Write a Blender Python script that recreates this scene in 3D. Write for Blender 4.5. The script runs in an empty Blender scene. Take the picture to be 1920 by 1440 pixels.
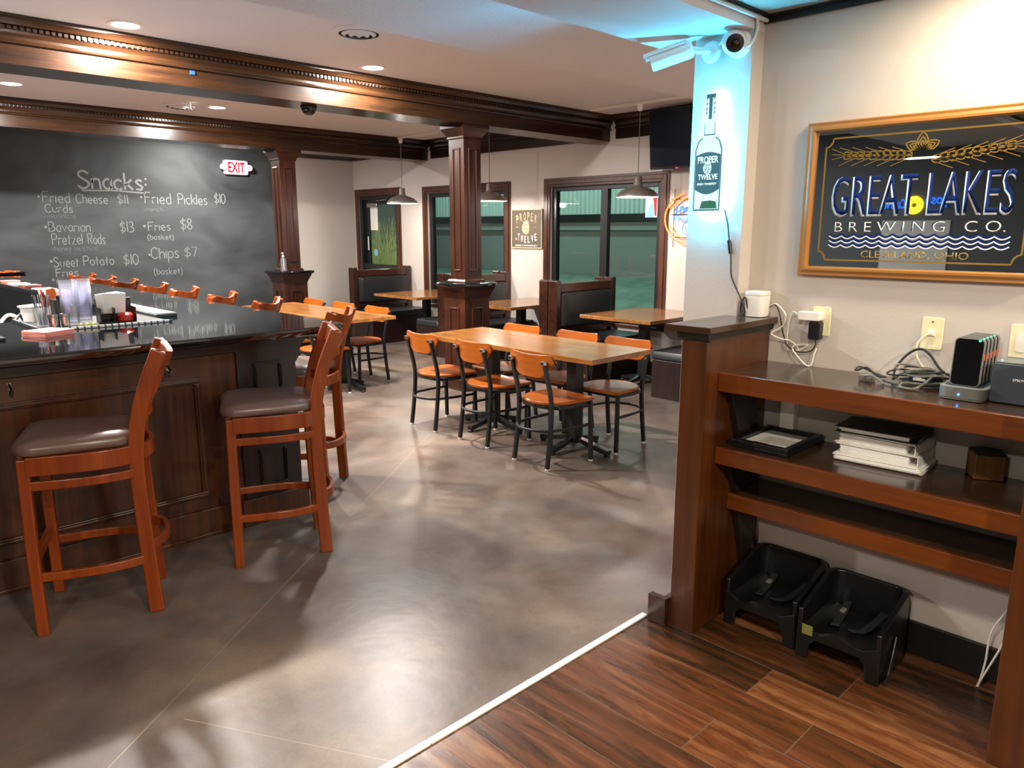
import bpy, bmesh, math, random
from mathutils import Vector, Matrix
PI = math.pi
random.seed(7)
SC = bpy.context.scene
COL = SC.collection

# ------------------------------------------------------------------ camera, world, exposure
cam_data = bpy.data.cameras.new('camera')
cam_data.sensor_width = 36.0
cam_data.lens = 1406.0 / 1920.0 * 36.0
cam_data.clip_start = 0.05
cam_data.clip_end = 100
cam = bpy.data.objects.new('camera', cam_data)
COL.objects.link(cam)
cam.location = (0, 0, 1.6)
cam.rotation_euler = (math.radians(90 - 11.588), 0, math.radians(45.507 - 90))
SC.camera = cam
SC.view_settings.view_transform = 'Standard'
SC.view_settings.look = 'None'
SC.view_settings.exposure = 1.45
SC.view_settings.gamma = 1.0
SC.view_settings.use_curve_mapping = False
SC.cycles.transparent_max_bounces = 24
world = bpy.data.worlds.new('night')
SC.world = world
world.use_nodes = True
world.node_tree.nodes['Background'].inputs[0].default_value = (0.10, 0.16, 0.20, 1)
world.node_tree.nodes['Background'].inputs[1].default_value = 0.12

def area_light(name, loc, size, power, color, parent=None, rot=(0, 0, 0), spread=PI):
    d = bpy.data.lights.new(name, 'AREA')
    d.shape = 'DISK'
    d.size = size
    d.energy = power
    d.color = color
    d.spread = spread
    o = bpy.data.objects.new(name, d)
    COL.objects.link(o)
    o.location = loc
    o.rotation_euler = rot
    if parent:
        o.parent = parent
    return o

WARM = (1.0, 0.945, 0.89)
COOLW = (1.0, 0.91, 0.84)
# lamps of the street outside the windows
def street(name, loc, power, color):
    d = bpy.data.lights.new(name, 'POINT')
    d.energy = power
    d.color = color
    d.shadow_soft_size = 0.25
    o = bpy.data.objects.new(name, d)
    COL.objects.link(o)
    o.location = loc
street('street_light', (10.6, 8.6, 4.6), 95, (0.62, 1.0, 0.96))
street('street_light', (10.6, 13.2, 4.6), 110, (0.62, 1.0, 0.96))
street('door_yard_light', (8.3, 10.7, 2.7), 75, (1.0, 1.0, 0.72))

# ------------------------------------------------------------------ helpers
def hexc(h):
    h = h.lstrip('#')
    v = [int(h[i:i + 2], 16) / 255 for i in (0, 2, 4)]
    return tuple((c / 12.92 if c <= 0.04045 else ((c + 0.055) / 1.055) ** 2.4) for c in v) + (1.0,)

MATS = {}
def newmat(name):
    m = bpy.data.materials.new(name)
    m.use_nodes = True
    MATS[name] = m
    nt = m.node_tree
    return m, nt, nt.nodes['Principled BSDF']

def N(nt, t, **kw):
    n = nt.nodes.new(t)
    for k, v in kw.items():
        setattr(n, k, v)
    return n

def L(nt, a, b):
    nt.links.new(a, b)

def mat(name, col, rough=0.5, metal=0.0, spec=0.5, emit=None, es=0.0, alpha=1.0, trans=0.0, var=0.0, vscale=8.0, bump=0.0, bscale=60.0, coat=0.0):
    m, nt, b = newmat(name)
    c = hexc(col) if isinstance(col, str) else col
    b.inputs['Base Color'].default_value = c
    b.inputs['Roughness'].default_value = rough
    b.inputs['Metallic'].default_value = metal
    b.inputs['Specular IOR Level'].default_value = spec
    b.inputs['Coat Weight'].default_value = coat
    b.inputs['Coat Roughness'].default_value = 0.1
    if trans:
        b.inputs['Transmission Weight'].default_value = trans
    if alpha < 1:
        b.inputs['Alpha'].default_value = alpha
    if emit:
        b.inputs['Emission Color'].default_value = hexc(emit) if isinstance(emit, str) else emit
        b.inputs['Emission Strength'].default_value = es
    tc = None
    if var or bump:
        tc = N(nt, 'ShaderNodeTexCoord')
    if var:
        nz = N(nt, 'ShaderNodeTexNoise')
        nz.inputs['Scale'].default_value = vscale
        nz.inputs['Detail'].default_value = 5
        L(nt, tc.outputs['Object'], nz.inputs['Vector'])
        mx = N(nt, 'ShaderNodeMix', data_type='RGBA')
        L(nt, nz.outputs['Fac'], mx.inputs[0])
        mx.inputs[6].default_value = tuple(min(1, x * (1 + var)) for x in c[:3]) + (1,)
        mx.inputs[7].default_value = tuple(x * (1 - var) for x in c[:3]) + (1,)
        L(nt, mx.outputs[2], b.inputs['Base Color'])
    if bump:
        nz = N(nt, 'ShaderNodeTexNoise')
        nz.inputs['Scale'].default_value = bscale
        nz.inputs['Detail'].default_value = 3
        L(nt, tc.outputs['Object'], nz.inputs['Vector'])
        bp = N(nt, 'ShaderNodeBump')
        bp.inputs['Strength'].default_value = bump
        bp.inputs['Distance'].default_value = 0.01
        L(nt, nz.outputs['Fac'], bp.inputs['Height'])
        L(nt, bp.outputs['Normal'], b.inputs['Normal'])
    return m

def wood(name, c1, c2, axis=2, rough=0.35, scale=1.0, spec=0.5, coat=0.0, planks=None):
    """grain stretched along the given axis (0,1,2) of object space"""
    m, nt, b = newmat(name)
    tc = N(nt, 'ShaderNodeTexCoord')
    mp = N(nt, 'ShaderNodeMapping')
    s = [26 * scale] * 3
    s[axis] = 1.6 * scale
    mp.inputs['Scale'].default_value = s
    L(nt, tc.outputs['Object'], mp.inputs['Vector'])
    nz = N(nt, 'ShaderNodeTexNoise')
    nz.inputs['Scale'].default_value = 1.0
    nz.inputs['Detail'].default_value = 6
    nz.inputs['Roughness'].default_value = 0.65
    L(nt, mp.outputs['Vector'], nz.inputs['Vector'])
    n2 = N(nt, 'ShaderNodeTexNoise')
    n2.inputs['Scale'].default_value = 2.5
    n2.inputs['Detail'].default_value = 2
    L(nt, tc.outputs['Object'], n2.inputs['Vector'])
    ad = N(nt, 'ShaderNodeMath', operation='MULTIPLY_ADD')
    ad.inputs[1].default_value = 0.5
    L(nt, n2.outputs['Fac'], ad.inputs[0])
    L(nt, nz.outputs['Fac'], ad.inputs[2])
    cr = N(nt, 'ShaderNodeValToRGB')
    cr.color_ramp.elements[0].position = 0.5
    cr.color_ramp.elements[0].color = hexc(c2)
    cr.color_ramp.elements[1].position = 1.0
    cr.color_ramp.elements[1].color = hexc(c1)
    L(nt, ad.outputs[0], cr.inputs['Fac'])
    out = cr.outputs['Color']
    if planks:
        pax, pw, amt = planks
        sp = N(nt, 'ShaderNodeSeparateXYZ')
        L(nt, tc.outputs['Object'], sp.inputs[0])
        dv = N(nt, 'ShaderNodeMath', operation='DIVIDE')
        L(nt, sp.outputs[pax], dv.inputs[0])
        dv.inputs[1].default_value = pw
        fl = N(nt, 'ShaderNodeMath', operation='FLOOR')
        L(nt, dv.outputs[0], fl.inputs[0])
        wn = N(nt, 'ShaderNodeTexWhiteNoise', noise_dimensions='1D')
        L(nt, fl.outputs[0], wn.inputs['W'])
        fr = N(nt, 'ShaderNodeMath', operation='FRACT')
        L(nt, dv.outputs[0], fr.inputs[0])
        lt = N(nt, 'ShaderNodeMath', operation='LESS_THAN')
        L(nt, fr.outputs[0], lt.inputs[0])
        lt.inputs[1].default_value = 0.025
        sb = N(nt, 'ShaderNodeMath', operation='MULTIPLY_ADD')
        L(nt, wn.outputs['Value'], sb.inputs[0])
        sb.inputs[1].default_value = amt
        sb.inputs[2].default_value = 1 - amt / 2
        s2 = N(nt, 'ShaderNodeMath', operation='MULTIPLY_ADD')
        L(nt, lt.outputs[0], s2.inputs[0])
        s2.inputs[1].default_value = -0.45
        L(nt, sb.outputs[0], s2.inputs[2])
        vm = N(nt, 'ShaderNodeVectorMath', operation='SCALE')
        L(nt, out, vm.inputs[0])
        L(nt, s2.outputs[0], vm.inputs['Scale'])
        out = vm.outputs[0]
    L(nt, out, b.inputs['Base Color'])
    b.inputs['Roughness'].default_value = rough
    b.inputs['Specular IOR Level'].default_value = spec
    b.inputs['Coat Weight'].default_value = coat
    b.inputs['Coat Roughness'].default_value = 0.12
    return m

def glassmat(name, tint=(1, 1, 1), refl=1.0, rough=0.0, milk=0.0):
    """thin clear pane: transparent with a fresnel reflection"""
    m = bpy.data.materials.new(name)
    m.use_nodes = True
    MATS[name] = m
    nt = m.node_tree
    nt.nodes.clear()
    out = N(nt, 'ShaderNodeOutputMaterial')
    tr = N(nt, 'ShaderNodeBsdfTransparent')
    tr.inputs[0].default_value = tuple(tint) + (1,)
    gl = N(nt, 'ShaderNodeBsdfGlossy')
    gl.inputs['Roughness'].default_value = rough
    fr = N(nt, 'ShaderNodeFresnel')
    ge = N(nt, 'ShaderNodeNewGeometry')
    io = N(nt, 'ShaderNodeMath', operation='MULTIPLY_ADD')
    L(nt, ge.outputs['Backfacing'], io.inputs[0])
    io.inputs[1].default_value = 1 / 1.5 - 1.5
    io.inputs[2].default_value = 1.5
    L(nt, io.outputs[0], fr.inputs['IOR'])
    mu = N(nt, 'ShaderNodeMath', operation='MULTIPLY')
    mu.inputs[1].default_value = refl
    mu.use_clamp = True
    L(nt, fr.outputs[0], mu.inputs[0])
    mx = N(nt, 'ShaderNodeMixShader')
    L(nt, mu.outputs[0], mx.inputs[0])
    L(nt, tr.outputs[0], mx.inputs[1])
    L(nt, gl.outputs[0], mx.inputs[2])
    res = mx.outputs[0]
    if milk:
        df = N(nt, 'ShaderNodeBsdfDiffuse')
        df.inputs[0].default_value = (.82, .84, .93, 1)
        tl = N(nt, 'ShaderNodeBsdfTranslucent')
        tl.inputs[0].default_value = (.82, .84, .93, 1)
        a = N(nt, 'ShaderNodeAddShader')
        L(nt, df.outputs[0], a.inputs[0])
        L(nt, tl.outputs[0], a.inputs[1])
        m3 = N(nt, 'ShaderNodeMixShader')
        m3.inputs[0].default_value = milk
        L(nt, res, m3.inputs[1])
        L(nt, a.outputs[0], m3.inputs[2])
        res = m3.outputs[0]
    L(nt, res, out.inputs['Surface'])
    return m

class MB:
    def __init__(s):
        s.v = []
        s.f = []
    def add(s, verts, faces):
        o = len(s.v)
        s.v += [tuple(p) for p in verts]
        s.f += [tuple(i + o for i in f) for f in faces]
        return s
    def box(s, x0, x1, y0, y1, z0, z1):
        return s.add([(x0, y0, z0), (x1, y0, z0), (x1, y1, z0), (x0, y1, z0), (x0, y0, z1), (x1, y0, z1), (x1, y1, z1), (x0, y1, z1)],
                     [(0, 3, 2, 1), (4, 5, 6, 7), (0, 1, 5, 4), (1, 2, 6, 5), (2, 3, 7, 6), (3, 0, 4, 7)])
    def boxm(s, mtx, sx, sy, sz):
        pts = [mtx @ Vector((x * sx / 2, y * sy / 2, z * sz / 2)) for z in (-1, 1) for x, y in ((-1, -1), (1, -1), (1, 1), (-1, 1))]
        return s.add(pts, [(0, 3, 2, 1), (4, 5, 6, 7), (0, 1, 5, 4), (1, 2, 6, 5), (2, 3, 7, 6), (3, 0, 4, 7)])
    def loft(s, rings, cap0=True, cap1=True, closed=False):
        n = len(rings[0])
        vs = [p for r in rings for p in r]
        fs = []
        m = len(rings)
        for i in range(m if closed else m - 1):
            a, b = i * n, ((i + 1) % m) * n
            for j in range(n):
                k = (j + 1) % n
                fs.append((a + j, a + k, b + k, b + j))
        if not closed:
            if cap0:
                fs.append(tuple(reversed(range(n))))
            if cap1:
                fs.append(tuple((m - 1) * n + j for j in range(n)))
        return s.add(vs, fs)
    def lathe(s, prof, c=(0, 0, 0), n=32, cap0=True, cap1=True):
        rings = [[(c[0] + r * math.cos(2 * PI * j / n), c[1] + r * math.sin(2 * PI * j / n), c[2] + z) for j in range(n)] for r, z in prof]
        return s.loft(rings, cap0, cap1)
    def prism(s, outl, z0, z1):
        return s.loft([[(x, y, z0) for x, y in outl], [(x, y, z1) for x, y in outl]])
    def sweep(s, path, prof, up=(0, 0, 1), closed=False, scales=None):
        """rectangular or any 2-D profile (side, up) carried along a path"""
        P = [Vector(p) for p in path]
        n = len(P)
        up = Vector(up)
        rings = []
        for i, p in enumerate(P):
            if closed:
                t = P[(i + 1) % n] - P[i - 1]
            else:
                t = P[min(i + 1, n - 1)] - P[max(i - 1, 0)]
            t.normalize()
            sd = t.cross(up)
            if sd.length < 1e-4:
                sd = t.cross(Vector((1, 0, 0)))
            sd.normalize()
            u = sd.cross(t).normalized()
            k = scales[i] if scales else 1
            rings.append([p + sd * (a * k) + u * (b * k) for a, b in prof])
        return s.loft(rings, closed=closed)
    def tube(s, path, r, n=8, up=(0.03, 0.05, 1), closed=False):
        return s.sweep(path, [(r * math.cos(2 * PI * j / n), r * math.sin(2 * PI * j / n)) for j in range(n)], up, closed)
    def ball(s, c, r, n=12, sz=1.0):
        prof = [(max(1e-4, r * math.sin(PI * i / n)), -r * sz * math.cos(PI * i / n)) for i in range(n + 1)]
        return s.lathe(prof, c, n * 2)

def rect(w, h):
    return [(-w / 2, -h / 2), (w / 2, -h / 2), (w / 2, h / 2), (-w / 2, h / 2)]

def rrect(w, d, r, n=6, cx=0, cy=0):
    o = []
    for sx, sy, a0 in ((1, -1, -PI / 2), (1, 1, 0), (-1, 1, PI / 2), (-1, -1, PI)):
        for i in range(n + 1):
            a = a0 + PI / 2 * i / n
            o.append((cx + sx * (w / 2 - r) + r * math.cos(a), cy + sy * (d / 2 - r) + r * math.sin(a)))
    return o

def crom(pts, n=6, closed=False):
    P = [Vector(p) for p in pts]
    out = []
    m = len(P)
    rng = range(m) if closed else range(m - 1)
    for i in rng:
        if closed:
            a, b, c, d = P[i - 1], P[i], P[(i + 1) % m], P[(i + 2) % m]
        else:
            a, b, c, d = P[max(i - 1, 0)], P[i], P[i + 1], P[min(i + 2, m - 1)]
        for k in range(n):
            t = k / n
            out.append(0.5 * ((2 * b) + (c - a) * t + (2 * a - 5 * b + 4 * c - d) * t * t + (3 * b - a - 3 * c + d) * t ** 3))
    if not closed:
        out.append(P[-1])
    return out

def arc(a0, a1, r, n=12, cx=0, cy=0):
    return [(cx + r * math.cos(a0 + (a1 - a0) * i / n), cy + r * math.sin(a0 + (a1 - a0) * i / n)) for i in range(n + 1)]

def obj(name, mb, m, parent=None, bevel=0.0, smooth=False, seg=2, kind=None, loc=None, xf=None):
    me = bpy.data.meshes.new(name)
    vs = mb.v
    if xf is not None:
        vs = [tuple(xf @ Vector(p)) for p in vs]
    me.from_pydata(vs, [], mb.f)
    me.validate()
    bm = bmesh.new()
    bm.from_mesh(me)
    bmesh.ops.recalc_face_normals(bm, faces=bm.faces)
    bm.to_mesh(me)
    bm.free()
    me.update()
    mm = MATS[m] if isinstance(m, str) else m
    me.materials.append(mm)
    o = bpy.data.objects.new(name, me)
    COL.objects.link(o)
    if loc:
        o.location = loc
    if parent:
        o.parent = parent
    if smooth:
        for p in me.polygons:
            p.use_smooth = True
        try:
            me.set_sharp_from_angle(angle=math.radians(smooth if smooth is not True else 40))
        except Exception:
            pass
    if bevel:
        b = o.modifiers.new('bevel', 'BEVEL')
        b.width = bevel
        b.segments = seg
        b.limit_method = 'ANGLE'
        b.angle_limit = math.radians(40)
    if kind:
        o['kind'] = kind
    return o

def struct(name, mb, m, **kw):
    return obj(name, mb, m, kind='structure', **kw)

def tag(o, label, cat, group=None):
    o['label'] = label
    o['category'] = cat
    if group:
        o['group'] = group
    return o

def thing(name, label, cat, loc=(0, 0, 0), rz=0.0, group=None, rot=None):
    o = bpy.data.objects.new(name, None)
    o.empty_display_size = 0.1
    COL.objects.link(o)
    o.location = loc
    o.rotation_euler = rot if rot else (0, 0, rz)
    return tag(o, label, cat, group)

def dup(root, loc, rz, label, group=None):
    def cp(o, par):
        c = o.copy()
        COL.objects.link(c)
        if par:
            c.parent = par
        for ch in list(o.children):
            cp(ch, c)
        return c
    r = cp(root, None)
    r.location = loc
    r.rotation_euler = (0, 0, rz)
    r['label'] = label
    if group:
        r['group'] = group
    return r

def text(name, s, m, parent, mtx, w=None, h=None, ext=0.001, shear=0.0, space=1.0, bold=0.0, align='CENTER', res=3):
    """mesh lettering; mtx maps local (x right, y up, z out); scaled to width w and height h, centred"""
    cu = bpy.data.curves.new(name, 'FONT')
    cu.body = s
    cu.size = 1
    cu.extrude = 0
    cu.offset = bold
    cu.shear = shear
    cu.space_character = space
    cu.resolution_u = res
    tmp = bpy.data.objects.new(name, cu)
    COL.objects.link(tmp)
    dg = bpy.context.evaluated_depsgraph_get()
    dg.update()
    me = bpy.data.meshes.new_from_object(tmp.evaluated_get(dg))
    COL.objects.unlink(tmp)
    bpy.data.objects.remove(tmp)
    xs = [v.co.x for v in me.vertices]
    ys = [v.co.y for v in me.vertices]
    x0, x1, y0, y1 = min(xs), max(xs), min(ys), max(ys)
    sy = h / (y1 - y0) if h else None
    sx = w / (x1 - x0) if w else sy
    if sy is None:
        sy = sx
    bm = bmesh.new()
    bm.from_mesh(me)
    bmesh.ops.dissolve_limit(bm, angle_limit=0.01, verts=bm.verts, edges=bm.edges)
    r = bmesh.ops.extrude_face_region(bm, geom=list(bm.faces))
    for g in r['geom']:
        if isinstance(g, bmesh.types.BMVert):
            g.co.z += 1
    for v in bm.verts:
        v.co = mtx @ Vector(((v.co.x - (x0 + x1) / 2) * sx, (v.co.y - (y0 + y1) / 2) * sy, v.co.z * ext))
    bmesh.ops.recalc_face_normals(bm, faces=bm.faces)
    bm.to_mesh(me)
    bm.free()
    me.materials.clear()
    me.materials.append(MATS[m])
    for p in me.polygons:
        p.material_index = 0
    me.name = name
    o = bpy.data.objects.new(name, me)
    COL.objects.link(o)
    if parent:
        o.parent = parent
    return o

def frame_m(origin, right, up):
    r = Vector(right).normalized()
    u = Vector(up).normalized()
    n = r.cross(u)
    m = Matrix.Identity(4)
    for i in range(3):
        m[i][0], m[i][1], m[i][2], m[i][3] = r[i], u[i], n[i], origin[i]
    return m

def ribbon(mb, pts, w, mtx, t=0.001):
    """flat stroke of width w along 2-D points, mapped by mtx"""
    P = [Vector((p[0], p[1], 0)) for p in pts]
    rings = []
    for i, p in enumerate(P):
        d = P[min(i + 1, len(P) - 1)] - P[max(i - 1, 0)]
        if d.length < 1e-9:
            d = Vector((1, 0, 0))
        d.normalize()
        sd = Vector((-d.y, d.x, 0)) * (w / 2)
        rings.append([mtx @ (p + sd), mtx @ (p - sd), mtx @ (p - sd + Vector((0, 0, t))), mtx @ (p + sd + Vector((0, 0, t)))])
    mb.loft(rings)
    return mb

I4 = Matrix.Identity(4)

# ------------------------------------------------------------------ materials
mat('paint', '#c6bdb5', 0.6, var=0.02, vscale=3, bump=0.06, bscale=90)
mat('ceiling_paint', '#dcd7d7', 0.75, var=0.02, vscale=2, bump=0.05, bscale=60)
mat('soffit_texture', '#dcd8d9', 0.6, bump=0.55, bscale=45)
mat('charcoal', '#4c4a48', 0.6)
mat('tin', '#b9b0a4', 0.35, metal=0.5, var=0.06, vscale=3)
mat('trim_black', '#17130f', 0.4)
mat('metal_black', '#141516', 0.38, spec=0.5)
mat('frame_black', '#15181a', 0.35)
mat('granite', '#0c0d0e', 0.045, spec=0.9, var=0.3, vscale=120)
mat('vinyl_black', '#1b1e20', 0.38, spec=0.55, bump=0.05, bscale=40)
mat('vinyl_brown', '#66504a', 0.3, spec=0.6, bump=0.04, bscale=40)
mat('plastic_black', '#0f1011', 0.32, spec=0.5)
mat('plastic_dark', '#25282b', 0.45)
mat('plastic_white', '#e8e4dc', 0.35)
mat('plastic_cream', '#e9dfb8', 0.4)
mat('plastic_grey', '#6e6e69', 0.4)
mat('tv_panel', '#0d1424', 0.22)
mat('lime_dull', '#6a6a2e', 0.7)
mat('rubber', '#1a1b1c', 0.7)
mat('steel', '#b9b9b7', 0.22, metal=1.0)
mat('nickel', '#a79f98', 0.36, metal=0.75)
mat('white_enamel', '#f3efe8', 0.4)
mat('paper', '#eeebe4', 0.7)
mat('paper_red', '#b8413a', 0.7)
mat('coaster', '#e58d80', 0.55)
mat('screen', '#050506', 0.06, spec=0.7)
mat('chalk', '#858886', 0.9)
mat('chalk_faint', '#64696a', 0.9)
mat('gold', '#94742c', 0.4, metal=0.3)
mat('gilt_wood', '#a06c36', 0.35, var=0.12, vscale=14)
mat('navy', '#12245a', 0.75, spec=0.1)
mat('ink_black', '#131312', 0.6)
mat('silver_white', '#dfe2e2', 0.75, spec=0.1)
mat('bronze_panel', '#5a5140', 0.5)
mat('champagne', '#c4b796', 0.5)
mat('lime', '#b6bf4c', 0.5)
mat('red_plastic', '#c3231c', 0.35)
mat('orange_card', '#e06a1a', 0.5)
mat('tape_blue', '#2350b8', 0.5)
mat('cord_white', '#e5e0d6', 0.5)
mat('cord_black', '#1a1815', 0.5)
mat('cord_grey', '#6b655b', 0.4)
mat('orange_button', '#e8571f', 0.4)
mat('sign_white', '#d8d0d4', 0.4, emit='#ffd0e0', es=0.10)
mat('sign_red', '#c00830', 0.6, emit='#ff0830', es=.12)
mat('lamp_lens', '#ffffff', 0.4, emit='#fff0dd', es=7)
mat('shade_inside', '#f5f0e8', 0.5)
mat('bulb', '#ffffff', 0.4, emit='#fff0d8', es=45)
mat('neon_orange', '#603010', 0.4, emit='#ff7a20', es=1.0)
mat('neon_blue', '#0a2050', 0.4, emit='#3a86ff', es=.75)
mat('neon_white', '#1a2a50', 0.4, emit='#86b8ff', es=.62)
mat('neon_yellow', '#ffe860', 0.4, emit='#ffd020', es=1.6)
mat('led_strip', '#d0f2ff', 0.4, emit=(0.03, 0.58, 1.0, 1), es=230)
mat('bottle_glow', '#d4efe8', 0.3, emit='#b8ecf8', es=0.22)
mat('bottle_ink', '#14404a', 0.4, emit='#1c6a80', es=0.25)
mat('bottle_green', '#0c5a48', 0.4, emit='#0a7a60', es=0.15)
mat('led_green', '#20ffb0', 0.4, emit='#10ffa0', es=6)
mat('led_blue', '#40a0ff', 0.4, emit='#2080ff', es=8)
mat('led_red', '#ff2040', 0.4, emit='#ff1030', es=3)
mat('grass_dry', '#b9b670', 0.8)
mat('asphalt', '#3a3d3c', 0.8, var=0.2, vscale=1.5)
mat('snow_grass', '#7c8a80', 0.9, var=0.5, vscale=3)
mat('render_grey', '#8f8d8c', 0.8)
mat('siding', '#c9d2cf', 0.6)
mat('white_metal', '#d6dad8', 0.4)
mat('poster_blue', '#79b8d8', 0.4)
mat('poster_red', '#b8202a', 0.4)
mat('poster_white', '#dfeaf0', 0.4)
glassmat('window_glass', (0.86, 0.97, 0.94), 1.0)
glassmat('clear_plastic', (0.97, 0.97, 0.99), 1.0, 0.08, 0.022)
glassmat('clear_glass', (0.95, 0.96, 0.96), 1.6, 0.02, 0.05)
wood('mahogany', '#412013', '#190c07', 0, rough=0.27, spec=0.6, coat=0.25)
wood('mahogany_y', '#412013', '#190c07', 1, rough=0.27, spec=0.6, coat=0.25)
wood('mahogany_v', '#432114', '#1b0d07', 2, rough=0.27, spec=0.6, coat=0.25)
wood('walnut_beam', '#3c2412', '#1a0e07', 0, rough=0.26, spec=0.45, coat=0.15)
wood('walnut_beam_y', '#2c180c', '#140a06', 1, rough=0.28, spec=0.4, coat=0.1)
wood('bar_panel', '#5e3218', '#1d0f08', 2, rough=0.3, spec=0.5, scale=0.8)
wood('dark_panel', '#2c1813', '#120a08', 2, rough=0.35, spec=0.5)
wood('stool_wood', '#91400e', '#682707', 2, rough=0.32, spec=0.4, coat=0.1)
wood('chair_wood', '#ab5a17', '#853e0b', 1, rough=0.3, coat=0.12)
wood('table_wood', '#ac743a', '#77441a', 1, rough=0.22, coat=0.3, planks=(0, 0.097, 0.45))
wood('table_wood_x', '#a8733c', '#794a22', 0, rough=0.2, coat=0.35, planks=(1, 0.085, 0.3))
wood('shelf_wood', '#46301f', '#2a1a0f', 1, rough=0.22, coat=0.35)
wood('shelf_edge', '#74390c', '#4a2306', 1, rough=0.3, coat=0.2)
wood('pony_wood', '#542a0a', '#331704', 2, rough=0.32, coat=0.15)
wood('casing', '#5a3220', '#321a10', 2, rough=0.35)
wood('box_wood', '#7a5222', '#4a2f10', 2, rough=0.5)

def concrete():
    m, nt, b = newmat('concrete')
    tc = N(nt, 'ShaderNodeTexCoord')
    n1 = N(nt, 'ShaderNodeTexNoise')
    n1.inputs['Scale'].default_value = 1.3
    n1.inputs['Detail'].default_value = 9
    n1.inputs['Roughness'].default_value = 0.58
    n1.inputs['Distortion'].default_value = 0.25
    L(nt, tc.outputs['Object'], n1.inputs['Vector'])
    cr = N(nt, 'ShaderNodeValToRGB')
    e = cr.color_ramp.elements
    e[0].position, e[0].color = 0.36, hexc('#362c27')
    e[1].position, e[1].color = 0.66, hexc('#8d7a68')
    x = e.new(0.44); x.color = hexc('#54483f')
    x = e.new(0.55); x.color = hexc('#6c5f55')
    L(nt, n1.outputs['Fac'], cr.inputs['Fac'])
    n2 = N(nt, 'ShaderNodeTexNoise')
    n2.inputs['Scale'].default_value = 2.3
    n2.inputs['Detail'].default_value = 8
    n2.inputs['Roughness'].default_value = 0.6
    mp = N(nt, 'ShaderNodeMapping')
    mp.inputs['Location'].default_value = (7, 3, 0)
    L(nt, tc.outputs['Object'], mp.inputs['Vector'])
    L(nt, mp.outputs['Vector'], n2.inputs['Vector'])
    r2 = N(nt, 'ShaderNodeValToRGB')
    r2.color_ramp.elements[0].position = 0.35
    r2.color_ramp.elements[0].color = hexc('#5f4a40')
    r2.color_ramp.elements[1].position = 0.65
    r2.color_ramp.elements[1].color = hexc('#6f6964')
    L(nt, n2.outputs['Fac'], r2.inputs['Fac'])
    mx = N(nt, 'ShaderNodeMix', data_type='RGBA')
    mx.inputs[0].default_value = 0.4
    L(nt, cr.outputs['Color'], mx.inputs[6])
    L(nt, r2.outputs['Color'], mx.inputs[7])
    n4 = N(nt, 'ShaderNodeTexNoise')
    n4.inputs['Scale'].default_value = 70
    n4.inputs['Detail'].default_value = 3
    L(nt, tc.outputs['Object'], n4.inputs['Vector'])
    hv = N(nt, 'ShaderNodeMath', operation='MULTIPLY_ADD')
    L(nt, n4.outputs['Fac'], hv.inputs[0])
    hv.inputs[1].default_value = 0.3
    hv.inputs[2].default_value = 0.85
    sc = N(nt, 'ShaderNodeVectorMath', operation='SCALE')
    L(nt, mx.outputs[2], sc.inputs[0])
    L(nt, hv.outputs[0], sc.inputs['Scale'])
    # saw cuts
    def cut(p, q, lim=None):
        d = Vector((q[0] - p[0], q[1] - p[1], 0)).normalized()
        n = Vector((-d.y, d.x, 0))
        dt = N(nt, 'ShaderNodeVectorMath', operation='DOT_PRODUCT')
        L(nt, tc.outputs['Object'], dt.inputs[0])
        dt.inputs[1].default_value = n
        sb = N(nt, 'ShaderNodeMath', operation='SUBTRACT')
        L(nt, dt.outputs['Value'], sb.inputs[0])
        sb.inputs[1].default_value = n.x * p[0] + n.y * p[1]
        ab = N(nt, 'ShaderNodeMath', operation='ABSOLUTE')
        L(nt, sb.outputs[0], ab.inputs[0])
        lt = N(nt, 'ShaderNodeMath', operation='LESS_THAN')
        L(nt, ab.outputs[0], lt.inputs[0])
        lt.inputs[1].default_value = 0.0022
        res = lt.outputs[0]
        if lim is not None:
            d2 = N(nt, 'ShaderNodeVectorMath', operation='DOT_PRODUCT')
            L(nt, tc.outputs['Object'], d2.inputs[0])
            d2.inputs[1].default_value = d
            gt = N(nt, 'ShaderNodeMath', operation='GREATER_THAN')
            L(nt, d2.outputs['Value'], gt.inputs[0])
            gt.inputs[1].default_value = d.x * lim[0] + d.y * lim[1]
            ml = N(nt, 'ShaderNodeMath', operation='MULTIPLY')
            L(nt, res, ml.inputs[0])
            L(nt, gt.outputs[0], ml.inputs[1])
            res = ml.outputs[0]
        return res
    a = cut((0.664, 2.39), (3.28, 4.366))
    c = cut((0.802, 2.323), (1.156, 1.703), (0.78, 2.36))
    ad = N(nt, 'ShaderNodeMath', operation='MAXIMUM')
    L(nt, a, ad.inputs[0])
    L(nt, c, ad.inputs[1])
    m2 = N(nt, 'ShaderNodeMix', data_type='RGBA')
    L(nt, ad.outputs[0], m2.inputs[0])
    L(nt, sc.outputs[0], m2.inputs[6])
    m2.inputs[7].default_value = hexc('#85786c')
    L(nt, m2.outputs[2], b.inputs['Base Color'])
    rr = N(nt, 'ShaderNodeMath', operation='MULTIPLY_ADD')
    L(nt, n2.outputs['Fac'], rr.inputs[0])
    rr.inputs[1].default_value = 0.14
    rr.inputs[2].default_value = 0.27
    L(nt, rr.outputs[0], b.inputs['Roughness'])
    b.inputs['Specular IOR Level'].default_value = 0.28
    n3 = N(nt, 'ShaderNodeTexNoise')
    n3.inputs['Scale'].default_value = 14
    n3.inputs['Detail'].default_value = 4
    L(nt, tc.outputs['Object'], n3.inputs['Vector'])
    bp = N(nt, 'ShaderNodeBump')
    bp.inputs['Strength'].default_value = 0.05
    bp.inputs['Distance'].default_value = 0.02
    L(nt, n3.outputs['Fac'], bp.inputs['Height'])
    L(nt, bp.outputs['Normal'], b.inputs['Normal'])
concrete()

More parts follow.
